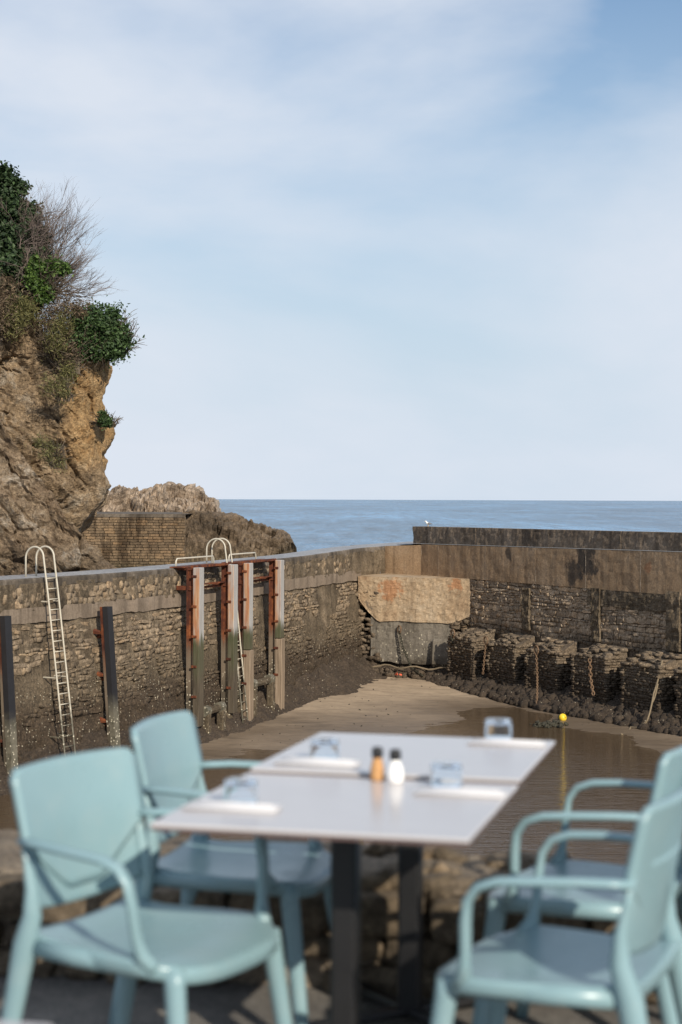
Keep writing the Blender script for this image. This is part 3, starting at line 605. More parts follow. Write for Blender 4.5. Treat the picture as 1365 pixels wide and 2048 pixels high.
# ------------------------------------------------------------------ cliff
NOSE = [(600, 196), (660, 210), (700, 219), (718, 219), (745, 216), (770, 211), (795, 204), (824, 206), (850, 213), (877, 211), (897, 203), (927, 203), (950, 211), (970, 215), (1000, 205), (1035, 177), (1053, 161), (1075, 150), (1140, 140), (1250, 140)]
YN = 62.0
nzs = [aty(x, y, YN).z for y, x in NOSE][::-1]; nxs = [aty(x, y, YN).x for y, x in NOSE][::-1]
def XR(z): return float(np.interp(z, nzs, nxs))
def ctop(d): return 6.5 + .42 * min(d, 9) + .25 * mn.noise(Vector((d, 0, 0)))
CA, CZ = 230, 250
def cliff(i, j):
    a = i / (CA - 1); v = j / (CZ - 1); d = (1 - a / .78) ** 1.5 * 11 if a < .78 else 0; bk = (a - .78) / .22 * 9 if a >= .78 else 0
    zt = ctop(d); vv = min(1, v / .8); z = lerp(-3.2, zt, vv); over = max(0, (v - .8) / .2)
    x = XR(z) - .12 - d - bk * .12; y = YN - .38 * d + .7 * math.exp(-d * 1.6) + bk
    y += .5 * sstep(2, 7, z) * (1 - over) + .9 * sstep(1.0, -1.5, z)   # leans back upwards; hollow below
    p = Vector((x, y, z)); amt = min(1, .25 + d * .6 + bk * .5); q = Vector((p.x * .8 + p.z * .45, p.y * .8, p.z * .5 - p.x * .5))
    n = Vector((.35, -.94, 0)) if bk == 0 else Vector((.97, -.2, 0))
    amt = min(1, .25 + d * .6) if bk == 0 else .25 + .12 * bk; edge = sstep(0, 1.2, d) if bk == 0 else .08
    rid = abs(fbm(q, .30, 3)); w_ = Vector((p.x, p.y, p.z)) + Vector((fbm(p, .8, 2), fbm(p + Vector((5, 0, 0)), .8, 2), fbm(p + Vector((0, 7, 0)), .8, 2))) * .22
    qq = Vector((w_.x * .75 + w_.z * .55, w_.y, (w_.z * .8 - w_.x * .55) * .55))
    dd = .6 * fbm(p, .28, 3) * amt - .7 * rid * amt + (.25 + .75 * edge) * (.55 * facet(qq, .75) + .45 * facet(qq + Vector((4, 2, 1)), 1.9)) + .05 * fbm(p, 3, 3) + edge * (.16 * (((w_.x * .62 + w_.z * .78) * 1.7) % 1.0) ** 2.5 + .05 * (((w_.x * .62 + w_.z * .78) * 5.3) % 1.0) ** 2)
    p = p + n * dd
    if over: p += Vector((-over * 1.6, over * 5 * (1 - .3 * (bk > 0)), over * (-.6 + 5.6 * sstep(.3, 4, d)) + .25 * fbm(p, .8, 3)))
    return p
v, f = grid(CA, CZ, cliff); tag(link('cliff', mesh('cliff', v, f, M_cliff, False)), 'tall tan cliff with an overhanging nose at the left edge', 'cliff', kind='structure')
# the rock ramp in front of its foot
RID = [(-260, 640), (-120, 760), (0, 835), (40, 900), (80, 955), (112, 990), (132, 1030), (152, 1062), (175, 1085), (205, 1112), (245, 1146), (300, 1205)]
YR = 58.4; rx = [aty(x, y, YR).x for x, y in RID]; rz_ = [aty(x, y, YR).z for x, y in RID]
def rampf(i, j):
    a = i / 169; v = j / 119; x = lerp(rx[0], rx[-1], a); zt = float(np.interp(x, rx, rz_)); z = lerp(-4.5, zt, v); y = YR - (1 - v) * 3.2 * (.4 + .6 * (1 - a)) + (0 if v < 1 else 0)
    p = Vector((x, y, z)); s = p.z * .78 + p.x * .72 + .35 * fbm(p, .5, 3)   # beds dipping to the right
    st = (s * 1.15) % 1.0; ledge = (st ** 2.2) * .42 * (.5 + .5 * mn.noise(Vector((s * .7, p.x * .3, 2))) + .3)
    dd = ledge * 1.1 + .45 * fbm(p, .45, 3) - .3 * abs(fbm(p + Vector((3, 1, 8)), .8, 3)) + .5 * facet(Vector((s * 1.5, p.x * .6 - p.z * .6, p.y)), .8) + .4 * facet(p + Vector((1, 5, 2)), 2.2) + .05 * fbm(p, 4, 3)
    return p + Vector((.35, -.85, .15)) * dd
v, f = grid(170, 120, rampf); k = len(v)
v += [Vector(q) + Vector((-.6, 3.0, -1.2)) for q in v[119 * 170:120 * 170]]; f += [(119 * 170 + i, 119 * 170 + i + 1, k + i + 1, k + i) for i in range(169)]
tag(link('rock_slope', mesh('rock_slope', v, f, M_ramp, False)), 'brown bedded rock slope at the cliff foot behind the wall', 'rock', kind='structure')
def ridge(name, prof, Y, depth, zb, mat, amp, label, nu=130, nv=60, seed=0, lean=0, blocky=0):
    xs = [aty(x, y, Y).x for x, y in prof]; zs = [aty(x, y, Y).z for x, y in prof]
    def fn(i, j):
        x = lerp(xs[0], xs[-1], i / (nu - 1)); th = math.pi * j / (nv - 1); cs = math.cos(th); w = -math.copysign(abs(cs) ** .55, cs); zt = float(np.interp(x, xs, zs)); k = max(0, math.sin(th)) ** .55
        z = zb + (zt - zb) * k; y = Y + w * depth * (1 - .25 * k) + lean * (x - xs[0]); p = Vector((x, y, z)); q = p + Vector((seed, seed * 2, 0))
        q = Vector((q.x + q.z * .3, q.y, q.z * 1.6)); d = amp * fbm(q, .6, 4) - amp * .8 * abs(fbm(q, 1.0, 4)) + amp * .4 * fbm(q, 2.6, 3) + amp * .5 * ((q.z * 1.3 + .6 * fbm(q, .4, 2)) % 1.0 - .5)
        d = d * .55 + amp * (1.1 * facet(q, .7) + 1.2 * facet(q + Vector((3, 3, 3)), 1.6) + .9 * facet(q, 3.6)) * (.35 + .65 * k)
        return p + Vector((.15, -.7 * (1 if w < 0 else -1), .4 * k)) * d
    v, f = grid(nu, nv, fn); return tag(link(name, mesh(name, v, f, mat, False)), label, 'rock', kind='structure')
ridge('rock', [(120, 1010), (170, 990), (210, 985), (250, 978), (300, 973), (345, 966), (380, 976), (410, 990), (436, 1004), (441, 1022), (446, 1060), (450, 1120)], 92, 5, -7, M_frock, .85, 'pale lumpy sea rock farthest out, beyond the block wall', seed=3, blocky=1)
ridge('rock', [(330, 1050), (350, 1036), (372, 1024), (420, 1022), (470, 1026), (505, 1042), (540, 1056), (570, 1068), (584, 1082), (592, 1100), (598, 1140)], 76, 3.5, -7, M_drock, .5, 'dark brown sea rock between the block wall and the open sea', seed=11, blocky=1)
# block revetment between the rocks
rev = empty('block_wall', aty(260, 1130, 73)); tag(rev, 'pale coursed block wall behind the harbour wall, beside the cliff', 'wall')
A = aty(120, 1030, 73.5); B = aty(372, 1032, 73.0); BT = Vector((B.x - A.x, B.y - A.y, 0)); BL = BT.length; BT.normalize(); BN = Vector((BT.y, -BT.x, 0)); zt = A.z - .06
def revp(u, w, z): q = A + BT * u + BN * (w + (zt - z) * .12); q.z = z; return q
b = MB(); b.add([revp(0, -.035, -4), revp(BL, -.035, -4), revp(BL, -.035, zt), revp(0, -.035, zt)], [(0, 1, 2, 3)]); b.build('backing', M_blkc, rev, True)
b = MB(); b.add([revp(0, .06, zt - .02), revp(BL, .06, zt - .02), revp(BL, .06, zt + .12), revp(0, .06, zt + .12), revp(0, -6, zt + .16), revp(BL, -6, zt + .16)], [(0, 1, 2, 3), (3, 2, 5, 4)]); b.build('kerb', M_cope, rev, True)
mats = []; z = zt - .02
while z > -2.6:
    h = .115; u = -random.random() * .3
    while u < BL:
        w = random.uniform(.26, .48); a = rotj(BT, BN, up, .012); u0, u1 = max(u, 0), min(u + w, BL)
        if u1 - u0 > .08: mats.append(xf(revp((u0 + u1) / 2, random.uniform(-.045, -.015), z - h / 2), *a, ((u1 - u0) * .95, .12, h * .86)))
        u += w
    z -= h
FLATB = [stone_template(400 + i, .16, n=2, jit=.035) for i in range(6)]
split_stones('block', FLATB, tmesh(FLATB, 'block', M_blk), mats, rev, M_blk, 'small_blocks', rank=lambda m: (1 if 150 < pix(m.translation)[0] < 366 and pix(m.translation)[1] < 1140 else 0) + m.translation.z * .01)
for o in rev.children:
    if o.name.startswith(('block', 'small_blocks')): o.matrix_parent_inverse = Matrix.Translation(-Vector(rev.location))

# ------------------------------------------------------------------ plants on the cliff
def leaves(name, blobs, n, size, mat, parent, aspect=.6, clump=.34, droop=0):
    V = []; F = []
    for (c, rad) in blobs:
        c = Vector(c); m = max(6, int(n * rad[0] * rad[2] / sum(b[1][0] * b[1][2] for b in blobs)) // 40)
        for q in range(m):
            dv = Vector((random.gauss(0, 1), random.gauss(0, 1), random.gauss(0, 1))).normalized(); rr = random.uniform(.45, 1.06) ** .6
            cc = c + Vector((dv.x * rad[0], dv.y * rad[1], dv.z * rad[2])) * rr; cs = clump * random.uniform(.5, 1.3)
            for _ in range(40):
                p = cc + Vector((random.gauss(0, cs * .5), random.gauss(0, cs * .5), random.gauss(0, cs * .42) - droop * random.random()))
                nrm = (dv + Vector((random.gauss(0, .7), random.gauss(0, .7), random.gauss(0, .7) + .5))).normalized(); t = nrm.orthogonal(); t.rotate(Matrix.Rotation(random.random() * 6.28, 3, nrm)); bb = nrm.cross(t)
                s = size * random.uniform(.6, 1.35); b0 = len(V); V += [p - t * s * .5, p + bb * s * aspect * .5 + nrm * s * .08, p + t * s * .5 - nrm * s * .1, p - bb * s * aspect * .5 + nrm * s * .08]; F.append((b0, b0 + 1, b0 + 2, b0 + 3))
    return link(name, mesh(name, V, F, mat), parent, True)
def branches(mb, p, d, ln, r, lev, spread=.5, lean=Vector((0, 0, 0)), kids=3):
    pts = [p]; q = Vector(p); dd = Vector(d)
    for _ in range(3):
        dd = (dd + Vector((random.gauss(0, .12), random.gauss(0, .12), random.gauss(0, .1))) + lean * .12).normalized(); q = q + dd * ln / 3; pts.append(q.copy())
    mb.tube(pts, [r, r * .85, r * .7, r * .5], 3, False)
    if lev > 0:
        for k in range(kids):
            s = random.choice(pts[1:]); nd = (dd + Vector((random.gauss(0, spread), random.gauss(0, spread), random.gauss(0, spread * .8)))).normalized(); branches(mb, s, nd, ln * random.uniform(.55, .85), r * .58, lev - 1, spread, lean, kids)
def bush(name, label, blobs_px, Y, n, size, mat, cat='bush', extra=None, **kw):
    blobs = [(aty(x, y, Y + dy), (rx_ * Y / FPX, rx_ * Y / FPX * .8, ry_ * Y / FPX)) for x, y, rx_, ry_, dy in blobs_px]
    if kw.get('aspect', .6) > .5:
        for (c_, r_) in list(blobs):
            for _ in range(3):
                dv = Vector((random.gauss(0, 1), random.gauss(0, .6), random.gauss(0, 1))).normalized(); blobs.append((Vector(c_) + Vector((dv.x * r_[0], dv.y * r_[1], dv.z * r_[2])) * random.uniform(.9, 1.25), tuple(q * random.uniform(.2, .38) for q in r_)))
    c0 = Vector(blobs[0][0]); base = min(blobs, key=lambda b: b[0].z); e = empty(name, (base[0].x, base[0].y, base[0].z - base[1][2]))
    tag(e, label, cat)
    mb = MB()
    for bl in blobs:
        for q in range(5): branches(mb, Vector(e.location) + Vector((random.uniform(-.3, .3), .2, 0)), (Vector(bl[0]) - Vector(e.location) + Vector((random.gauss(0, .3), random.gauss(0, .2), .3))).normalized(), min(1.0, (Vector(bl[0]) - Vector(e.location)).length * .5 + .1), .035, 2)
    mb.build('stem', M_bark, e, True); leaves('foliage', blobs, n, size, mat, e, **kw)
    if extra: leaves('new_leaves', [(aty(x, y, Y + dy), (a * Y / FPX, a * Y / FPX, bb * Y / FPX)) for x, y, a, bb, dy in extra[0]], extra[1], size * 1.1, extra[2], e, **kw)
    return e
bush('evergreen_tree', 'tall dark evergreen tree at the top of the cliff, at left edge', [(0, 390, 36, 55, .6), (-40, 400, 50, 70, 1.5), (25, 465, 55, 50, .4), (44, 440, 28, 46, .8), (-20, 500, 60, 60, .4), (15, 545, 56, 46, 0), (60, 510, 36, 46, .2), (5, 350, 16, 20, .8), (30, 585, 50, 34, 0), (68, 480, 20, 34, .6)], 62.6, 56000, .13, M_leafd, 'tree', clump=.3)
bush('ivy_bush', 'bright green ivy clump below the dark evergreen tree', [(82, 545, 22, 26, 0), (98, 535, 24, 14, 0), (80, 572, 18, 18, 0), (120, 538, 13, 8, 0), (92, 588, 12, 10, 0)], 61.6, 3600, .115, M_leafb, clump=.2)
bush('leafy_bush', 'rounded green bush overhanging the cliff nose', [(203, 652, 40, 36, 0), (222, 680, 28, 28, 0), (180, 643, 28, 28, .3), (195, 690, 30, 22, 0), (238, 690, 15, 14, 0), (170, 690, 28, 20, -.2), (150, 675, 24, 28, -.3), (215, 700, 22, 16, 0)], 62.0, 13000, .095, M_leafg, clump=.34)
bush('cliff_scrub', 'brown dry scrub hanging under the bare shrub on the cliff', [(120, 610, 38, 30, .2), (95, 640, 32, 38, .1), (140, 640, 34, 34, 0), (122, 680, 22, 34, -.5), (70, 605, 26, 22, .2), (140, 715, 14, 32, -.6), (160, 620, 20, 20, .2), (60, 645, 26, 24, .3), (85, 665, 20, 24, 0)], 61.8, 9000, .10, M_dry, 'scrub', extra=([(118, 680, 18, 34, -.7), (130, 650, 18, 26, -.5), (62, 625, 16, 18, -.4), (138, 735, 10, 22, -.8)], 2600, M_grass), aspect=.2)
bush('ivy_bush', 'small green tuft clinging to the right edge of the cliff', [(209, 836, 5, 12, 0), (211, 846, 5, 8, 0)], 61.9, 300, .06, M_leafg, clump=.15)
bush('grass_tuft', 'grassy tuft on the cliff face under the scrub', [(130, 775, 9, 22, -.5), (98, 770, 15, 18, -.8), (128, 790, 8, 12, -.6)], 60.8, 1200, .10, M_grass, 'grass', aspect=.15)
bush('grass_tuft', 'olive grass tuft in the middle of the cliff face', [(96, 898, 16, 22, -1.2), (118, 925, 10, 12, -1), (85, 880, 12, 14, -1.2)], 60.4, 1000, .10, M_grass, 'grass', aspect=.15)
bush('cliff_scrub', 'grey brown scrub below the evergreen at the left edge', [(10, 615, 30, 28, 0), (-16, 640, 40, 40, -.4), (-20, 580, 54, 34, .4)], 60.8, 6000, .12, M_dry, 'scrub', aspect=.2, extra=([(25, 640, 20, 30, -.3), (50, 610, 16, 16, -.2)], 1500, M_grass))
e = empty('bare_shrub', aty(92, 600, 63)); tag(e, 'leafless grey twiggy shrub leaning right from the cliff top', 'shrub'); mb = MB()
for q in range(50):
    a = R(random.uniform(-8, 100)); d = Vector((math.cos(a), random.uniform(-.3, .3), math.sin(a))).normalized()
    ln = (1.15 - .25 * math.cos(a)) * random.uniform(.75, 1.1) * (1.28 if a > R(60) else 1)
    branches(mb, aty(70 + random.uniform(-25, 40), 590 + random.uniform(-50, 12), 63 + random.uniform(-.5, .5)), d, ln, .026, 4, .30, Vector((.25, 0, .35)), 3)
for q in range(40):
    branches(mb, aty(random.uniform(40, 95), random.uniform(430, 600), 62.0 + random.uniform(-.4, .3)), Vector((random.uniform(-.1, .9), random.uniform(-.6, .1), random.uniform(.0, .9))).normalized(), random.uniform(.3, .7), .02, 3, .45, Vector((.2, 0, .2)), 3)
mb.build('twigs', M_twig, e, True)

# ------------------------------------------------------------------ fixtures on the left wall
def frameat(s): t, n = Lt(s), Ln(s); return Matrix(((t.x, n.x, 0), (t.y, n.y, 0), (0, 0, 1)))   # local x along, y out, z up
def arch(p0, p1, h, up_, n=14, dip=None):          # inverted U between two feet
    pts = []; w = (p1 - p0).length; r = w / 2
    for k in range(n + 1):
        th = math.pi * k / n; c = (p0 + p1) / 2; pts.append(c - (p1 - p0).normalized() * r * math.cos(th) + up_ * (h - r + r * math.sin(th)))
    return [p0] + pts + [p1]
def ladder(px_top, label, zb, s_extra=0, lean=.75, top_off=.10, rungs=True):
    s0 = s_at(px_top, 0, -1.0); e = empty('ladder', Lflat(s0, .1, zb)); tag(e, label, 'ladder')
    t, n = Lt(s0), Ln(s0)
    for sd_ in (-.5, .5):
        c = Lflat(s0 + sd_ * .46, 0, 0); zt_ = Ltop(s0); foot = c - n * .50; foot.z = zt_ - .02; topo = c + n * top_off; topo.z = zt_
        pts = arch(foot, topo, .84, up)[:-1]; 
        for q in range(1, 9):
            u = q / 8; pp = c + n * (top_off + .06 + lean * u); pp.z = lerp(zt_ + .2, zb, u); pts.append(pp)
        mb = MB(); mb.tube(pts, .026, 7); mb.build('rail', M_galv, e, True, smooth=True)
    z = Ltop(s0) - .02
    while z > zb + .1:
        u = (Ltop(s0) + .2 - z) / (Ltop(s0) + .2 - zb); c = Lflat(s0, top_off + .06 + lean * u, z); mb = MB(); mb.tube([c - t * .225, c + t * .225], .015, 6); mb.build('rung', M_galv, e, True, smooth=True); z -= .283
    for zz in (-1.35, -3.4, -5.0):
        u = (Ltop(s0) + .2 - zz) / (Ltop(s0) + .2 - zb)
        if zz < zb: continue
        for sd_ in (-.5, .5):
            c = Lflat(s0 + sd_ * .46, top_off + .06 + lean * u, zz); w_ = Lw(s0 + sd_ * .46, -.05, zz); mb = MB(); mb.tube([c, w_], .02, 5); mb.build('bracket', M_galv, e, True)
    return e
ladder(92, 'white metal ladder with hoop handrails, in front of the cliff', -6.1)
ladder(447, 'white hooped ladder between the rusty fender frames', -6.25, lean=.62, top_off=.16)
def pile(px_top, ztop_, zbot, label, lean):
    s0 = s_at(px_top, .3, -1.6); F = frameat(s0); t, n = Lt(s0), Ln(s0); e = empty('fender_pile', Lflat(s0, .3, zbot)); tag(e, label, 'pile', 'black fender piles on the left wall')
    def bar(name, o0, o1, tw, mat, z1, z0, t0=0):
        mb = MB(); vs = []
        for zz in (z0, (z0 * .66 + z1 * .34), (z0 * .33 + z1 * .67), z1):
            u = (z1 - zz) / (ztop_ - zbot); b0 = lean * u
            for (a, o_) in ((-tw / 2 + t0, o0), (tw / 2 + t0, o0), (tw / 2 + t0, o1), (-tw / 2 + t0, o1)):
                q = Lflat(s0, o_ + b0, zz) + t * a; vs.append(q)
        fs = [(3, 2, 1, 0), (12, 13, 14, 15)] + [(r_ * 4 + i, r_ * 4 + (i + 1) % 4, r_ * 4 + 4 + (i + 1) % 4, r_ * 4 + 4 + i) for r_ in range(3) for i in range(4)]
        mb.add(vs, fs); return mb.build(name, mat, e, True)
    bar('steel_beam', .24, .335, .24, M_rust, ztop_, zbot); bar('rubber_facing', .34, .50, .27, M_rub, ztop_ + .01, zbot)
    for zz in (-2.35, -3.55, -4.85):
        if zz > zbot:
            u = (ztop_ - zz) / (ztop_ - zbot); c = Lflat(s0, .2 + lean * u, zz); w_ = Lw(s0, -.05, zz); w_.z += .03
            mb = MB(); mb.tube([w_ - t * .1, c - t * .05], [.09, .05], 5); mb.tube([w_ + t * .12 + up * -.16, c + up * -.12], [.07, .05], 5); mb.build('bracket', M_rust2, e, True)
pile(208, -1.62, -6.25, 'leaning black fender pile with rusty steel, right of the white ladder', .34)
pile(4, -1.62, -6.5, 'black fender pile at the left edge of the wall', .30)
def fender(pxs, bots, label, low):
    ss = [s_at(x, .62, -1.5) for x in pxs]; e = empty('timber_fender', Lflat(ss[0], .5, -6.2)); tag(e, label, 'fender')
    zt_ = -.70
    for i, s0 in enumerate(ss):
        F = frameat(s0); zb = bots[i]; O = .60
        mb = MB(); h = zt_ - zb
        mb.box(Lflat(s0, O, zb + h / 2), (.21, .03, h), F); mb.box(Lflat(s0, O - .20, zb + h / 2), (.21, .03, h), F); mb.box(Lflat(s0, O - .10, zb + h / 2 - .003), (.04, .172, h - .01), F)
        mb.build('steel_post', M_rust, e, True)
        zl = low[i][0]; tb = zl if zl else zb + .15; th = zt_ + .02 - tb
        mb = MB(); mb.box(Lflat(s0 + .04, O + .13, tb + th / 2), (.38, .21, th), F, .015); mb.build('timber', M_timb, e, True)
        if zl:
            zb2 = low[i][1]; mb = MB(); mb.box(Lflat(s0 + .03, O + .15, (zl + zb2) / 2 - .01), (.36, .25, zl - zb2 - .02), F, .02); mb.build('lower_timber', M_timb2, e, True)
        for zz in np.arange(-.95, zb + .2, -.93):
            mb = MB(); mb.box(Lflat(s0 - .165, O + .07, zz), (.03, .17, .08), F, .008); mb.tube([Lflat(s0 - .19, O + .11, zz), Lflat(s0 - .15, O + .11, zz)], .02, 6); mb.build('clamp', M_rust2, e, True)
        for (zz, hh) in ((-.73, .07), (-1.32, .13)):
            mb = MB(); mb.box(Lflat(s0, O / 2 - .12, zz), (.14, O + .1, hh), F); mb.build('wall_bracket', M_rust2, e, True)
        mb = MB(); q = Lflat(s0, O - .1, zb); mb.lathe([(.16, -.1), (.24, -.02), (.22, .12), (.12, .3)], 9, q); mb.build('foot_plate', M_stub, e, True)
    for (zz, hh, o_) in ((-.66, .07, .56), (-1.36, .06, .30), (-1.24, .04, .46)):
        a, b_ = Lflat(ss[0], o_, zz), Lflat(ss[1], o_, zz); mb = MB(); F = frameat((ss[0] + ss[1]) / 2); mb.box((a + b_) / 2, ((b_ - a).length, .12, hh), F); mb.build('cross_beam', M_rust2, e, True)
    mb = MB(); m_ = (ss[0] + ss[1]) / 2; mb.box(Lflat(m_, .12, -.675), (ss[1] - ss[0] + .5, .5, .035), frameat(m_)); mb.build('top_plate', M_rust2, e, True)
    return ss
fender([390, 459], [-5.75, -5.65], 'rusty steel fender frame with grey timbers, nearer the ladder', [(None, 0), (None, 0)])
fender([490, 553], [-5.6, -5.15], 'rusty steel fender frame farther along with newer lower timbers', [(-3.55, -6.35), (-3.40, -6.2)])
for px0, px1, lab in ((352, 428, 'low white grab rail on the wall top left of the hooped ladder'), (458, 512, 'low white grab rail on the wall top right of the hooped ladder')):
    a, b_ = Lflat(s_at(px0, -.25, -.7), -.25, -.71), Lflat(s_at(px1, -.25, -.7), -.25, -.71); d = (b_ - a); mb = MB()
    mb.tube([a, a + up * .2 + d * .005, a + up * .27 + d * .03, b_ + up * .27 - d * .03, b_ + up * .2 - d * .005, b_], .026, 7); tag(mb.build('grab_rail', M_galv, None, smooth=True), lab, 'rail', 'low grab rails on the wall top')
for px0, px1, zz, lab in ((412, 441, -5.25, 'encrusted stub posts with a pipe at the foot of the nearer fender'), (505, 540, -4.8, 'encrusted stub posts with a pipe at the foot of the farther fender')):
    s0, s1 = s_at(px0, .75, -5), s_at(px1, .75, -5); e = empty('mooring_stub', Lflat(s0, .7, -6.3)); tag(e, lab, 'post', 'stub posts below the fenders')
    for s_ in (s0, s1):
        mb = MB(); mb.box(Lflat(s_, .78, (zz - 6.5) / 2), (.24, .24, 6.5 + zz), frameat(s_), .03); o = mb.build('post', M_stub, e, True)
        mb = MB(); mb.tube([Lflat(s_ - .16, .74, zz + .06), Lflat(s_ + .16, .74, zz + .06)], .17, 9); mb.build('collar', M_galv, e, True)
    mb = MB(); mb.tube([Lflat(s0 - .1, .74, zz + .04), Lflat(s1 + .1, .74, zz + .04)], .12, 8); mb.build('pipe', M_stub, e, True)

# ------------------------------------------------------------------ chains, ropes, floats, gull, debris
def torus(mb, c, ax, a, b, r, n=10, m=5):          # stadium link: long axis ax, other axis from normal
    ax = Vector(ax).normalized(); o_ = ax.orthogonal() if abs(ax.z) > .99 else ax.cross(up); o_.normalize(); return ax, o_
def chain(name, pts, label, size=.11, ring=True, mat=M_chain):
    pts = [Vector(p) for p in pts]; L = [0]
    for a, b_ in zip(pts[:-1], pts[1:]): L.append(L[-1] + (b_ - a).length)
    e = empty(name, pts[-1]); tag(e, label, 'chain'); nl = int(L[-1] / (size * .72)); mb = MB()
    def P(d): i = max(0, min(len(pts) - 2, int(np.searchsorted(L, d)) - 1)); return pts[i].lerp(pts[i + 1], (d - L[i]) / max(1e-6, L[i + 1] - L[i]))
    for q in range(nl):
        c, d = P((q + .5) * size * .72), (P((q + 1) * size * .72) - P(q * size * .72)).normalized(); o1 = d.cross(Vector((.3, .9, .1))).normalized(); 
        if q % 2: o1 = d.cross(o1).normalized()
        loop = [c + d * size * .5 * math.cos(t_) + o1 * size * .3 * math.sin(t_) for t_ in [2 * math.pi * k / 8 for k in range(9)]]; mb.tube(loop, size * .13, 4, False)
    mb.build('links', mat, e, True)
    if ring:
        c = pts[0] + up * .1; mb = MB(); mb.tube([c + Rt * .13 * math.cos(t_) + up * .15 * math.sin(t_) for t_ in [2 * math.pi * k / 14 for k in range(15)]], .03, 6, False); mb.build('mooring_ring', M_chain, e, True)
    return e
def onR(px, off, z): return Rw(k_at(px, off, z), off, z)
chain('mooring_chain', [onR(972, 1.12, -4.05), onR(969, 1.16, -4.7), onR(966, 1.25, -5.3)], 'rusty chain hanging on the first buttress by the landing')
chain('mooring_chain', [onR(1073, 1.1, -4.15), onR(1075, 1.12, -5.0), onR(1075, 1.5, -5.5), onR(1074, 1.75, -5.95)], 'long rusty chain with a ring on the second buttress', .12)
chain('mooring_chain', [onR(1180, 1.1, -4.1), onR(1182, 1.14, -4.8), onR(1188, 1.3, -5.35)], 'thick rusty chain hanging on the third buttress', .17, False)
chain('mooring_chain', [FA + FT * 1.9 + FN * .12 + up * -3.95, FA + FT * 2.1 + FN * .2 + up * -4.6, FA + FT * 2.6 + FN * .5 + up * -5.35, FA + FT * 3.3 + FN * .9 + up * -5.65], 'dark chain hanging from a ring on the concrete landing', .14, True, M_dweed)
chain('mooring_chain', [onR(906, 1.1, -3.95), onR(905, 1.15, -4.35)], 'short iron ring chain beside the concrete landing', .2, True, M_dweed)
def rope(pts, label, r=.03):
    P = []; pts = [Vector(p) for p in pts]
    for a, b_ in zip(pts[:-1], pts[1:]):
        for q in range(5): P.append(a.lerp(b_, q / 5) + up * -.10 * math.sin(math.pi * q / 5))
    P.append(pts[-1]); mb = MB(); mb.tube(P, r, 6); tag(mb.build('mooring_rope', M_rope, None, smooth=True), label, 'rope', 'mooring ropes')
gz = lambda p: Vector((p.x, p.y, sandz(p.x, p.y) + .03))
rope([onR(1325, .9, -3.85), onR(1308, 1.3, -4.9), onR(1295, 1.75, -5.75), gz(atz(1262, 1452, -6)), gz(atz(1243, 1464, -6))], 'longer taut rope running from the last buttress to the sand')
rope([onR(1316, 1.15, -4.6), onR(1305, 1.4, -5.2), onR(1290, 1.8, -5.9), gz(atz(1272, 1451, -6))], 'shorter rope hanging from a ring near the right edge')
def buoy(name, c, r, mat, label, half=False):
    e = empty(name, c); tag(e, label, 'buoy'); mb = MB(); prof = [(.02, -r * .95)] + [(r * math.cos(t_), r * .95 * math.sin(t_)) for t_ in np.linspace(-1.35, 1.35, 12)] + [(.03, r * 1.0), (.03, r * 1.15), (.012, r * 1.17)]
    mb.lathe(prof, 20); o = link('shell', mesh('shell', mb.v, mb.f, mat, True), e); 
    mb = MB(); mb.tube([(r * .07 * math.cos(t_), 0, r * 1.2 + r * .1 * math.sin(t_)) for t_ in np.linspace(0, 6.28, 10)], r * .03, 5); link('eye', mesh('eye', mb.v, mb.f, M_rope), e); return e
yb = atz(1126, 1441, WL); b_ = buoy('mooring_buoy', yb + up * .10, .14, M_yel, 'yellow round buoy lying in the shallow puddle'); b_.rotation_euler = (R(70), 0, R(35))
mb = MB(); mb.lathe([(.10, -.02), (.142, .0), (.144, .05), (.12, .06)], 18); link('dark_base', mesh('dark_base', [(x, y, z - .10) for x, y, z in mb.v], mb.f, M_dweed), b_)
buoy('mooring_buoy', atz(779, 1671, WL) + up * .06, .135, M_org, 'orange buoy floating beyond the low wall, seen under the table')
buoy('mooring_buoy', atz(716, 1681, WL) + up * .08, .14, M_olv, 'weathered olive buoy floating beside the near table leg')
mats = []; wc = atz(1098, 1452, WL)
for q in range(130): r = random.uniform(.04, .13); mats.append(xf(wc + Vector((random.gauss(0, .26), random.gauss(0, .28), random.uniform(-.03, .10))), *rotj(Rt, Rn, up, .8), (r * 1.6, r, r * .7)))
tag(joined('seaweed_clump', STR, mats, M_dweed, None), 'clump of dark seaweed beside the yellow buoy', 'seaweed')
for c, mt_, lab, sz in ((atz(800, 1352, -5.62), M_pl, 'red scrap of plastic litter at the foot of the landing', .13), (atz(898, 1344, -5.6), M_plg, 'green scrap of net at the foot of the landing', .16)):
    mb = MB()
    for q in range(4): mb.box(c + Vector((random.gauss(0, .1), random.gauss(0, .05), random.uniform(.02, .1))), (sz * random.uniform(.6, 1.6), sz * .6, sz * .35), Matrix.Rotation(random.random() * 3, 3, Vector((random.random(), .4, .7)).normalized()), .02)
    tag(mb.build('litter', mt_), lab, 'litter')
P_ = [FA + FT * u + FN * (.75 + .1 * math.sin(u * 3)) + up * (-5.32 + .06 * math.sin(u * 5)) for u in np.linspace(1.0, 4.6, 16)]; mb = MB(); mb.tube(P_, .03, 5); tag(mb.build('driftwood', M_rope), 'long thin branch lying along the foot of the landing', 'driftwood')
mb = MB(); q0 = gz(atz(915, 1354, -5.7)); mb.tube([q0, q0 + Vector((.35, -.05, .14)), q0 + Vector((.75, -.1, .22))], [.03, .025, .012], 5); tag(mb.build('driftwood', M_rope), 'short stick at the right end of the landing', 'driftwood')
mats = []
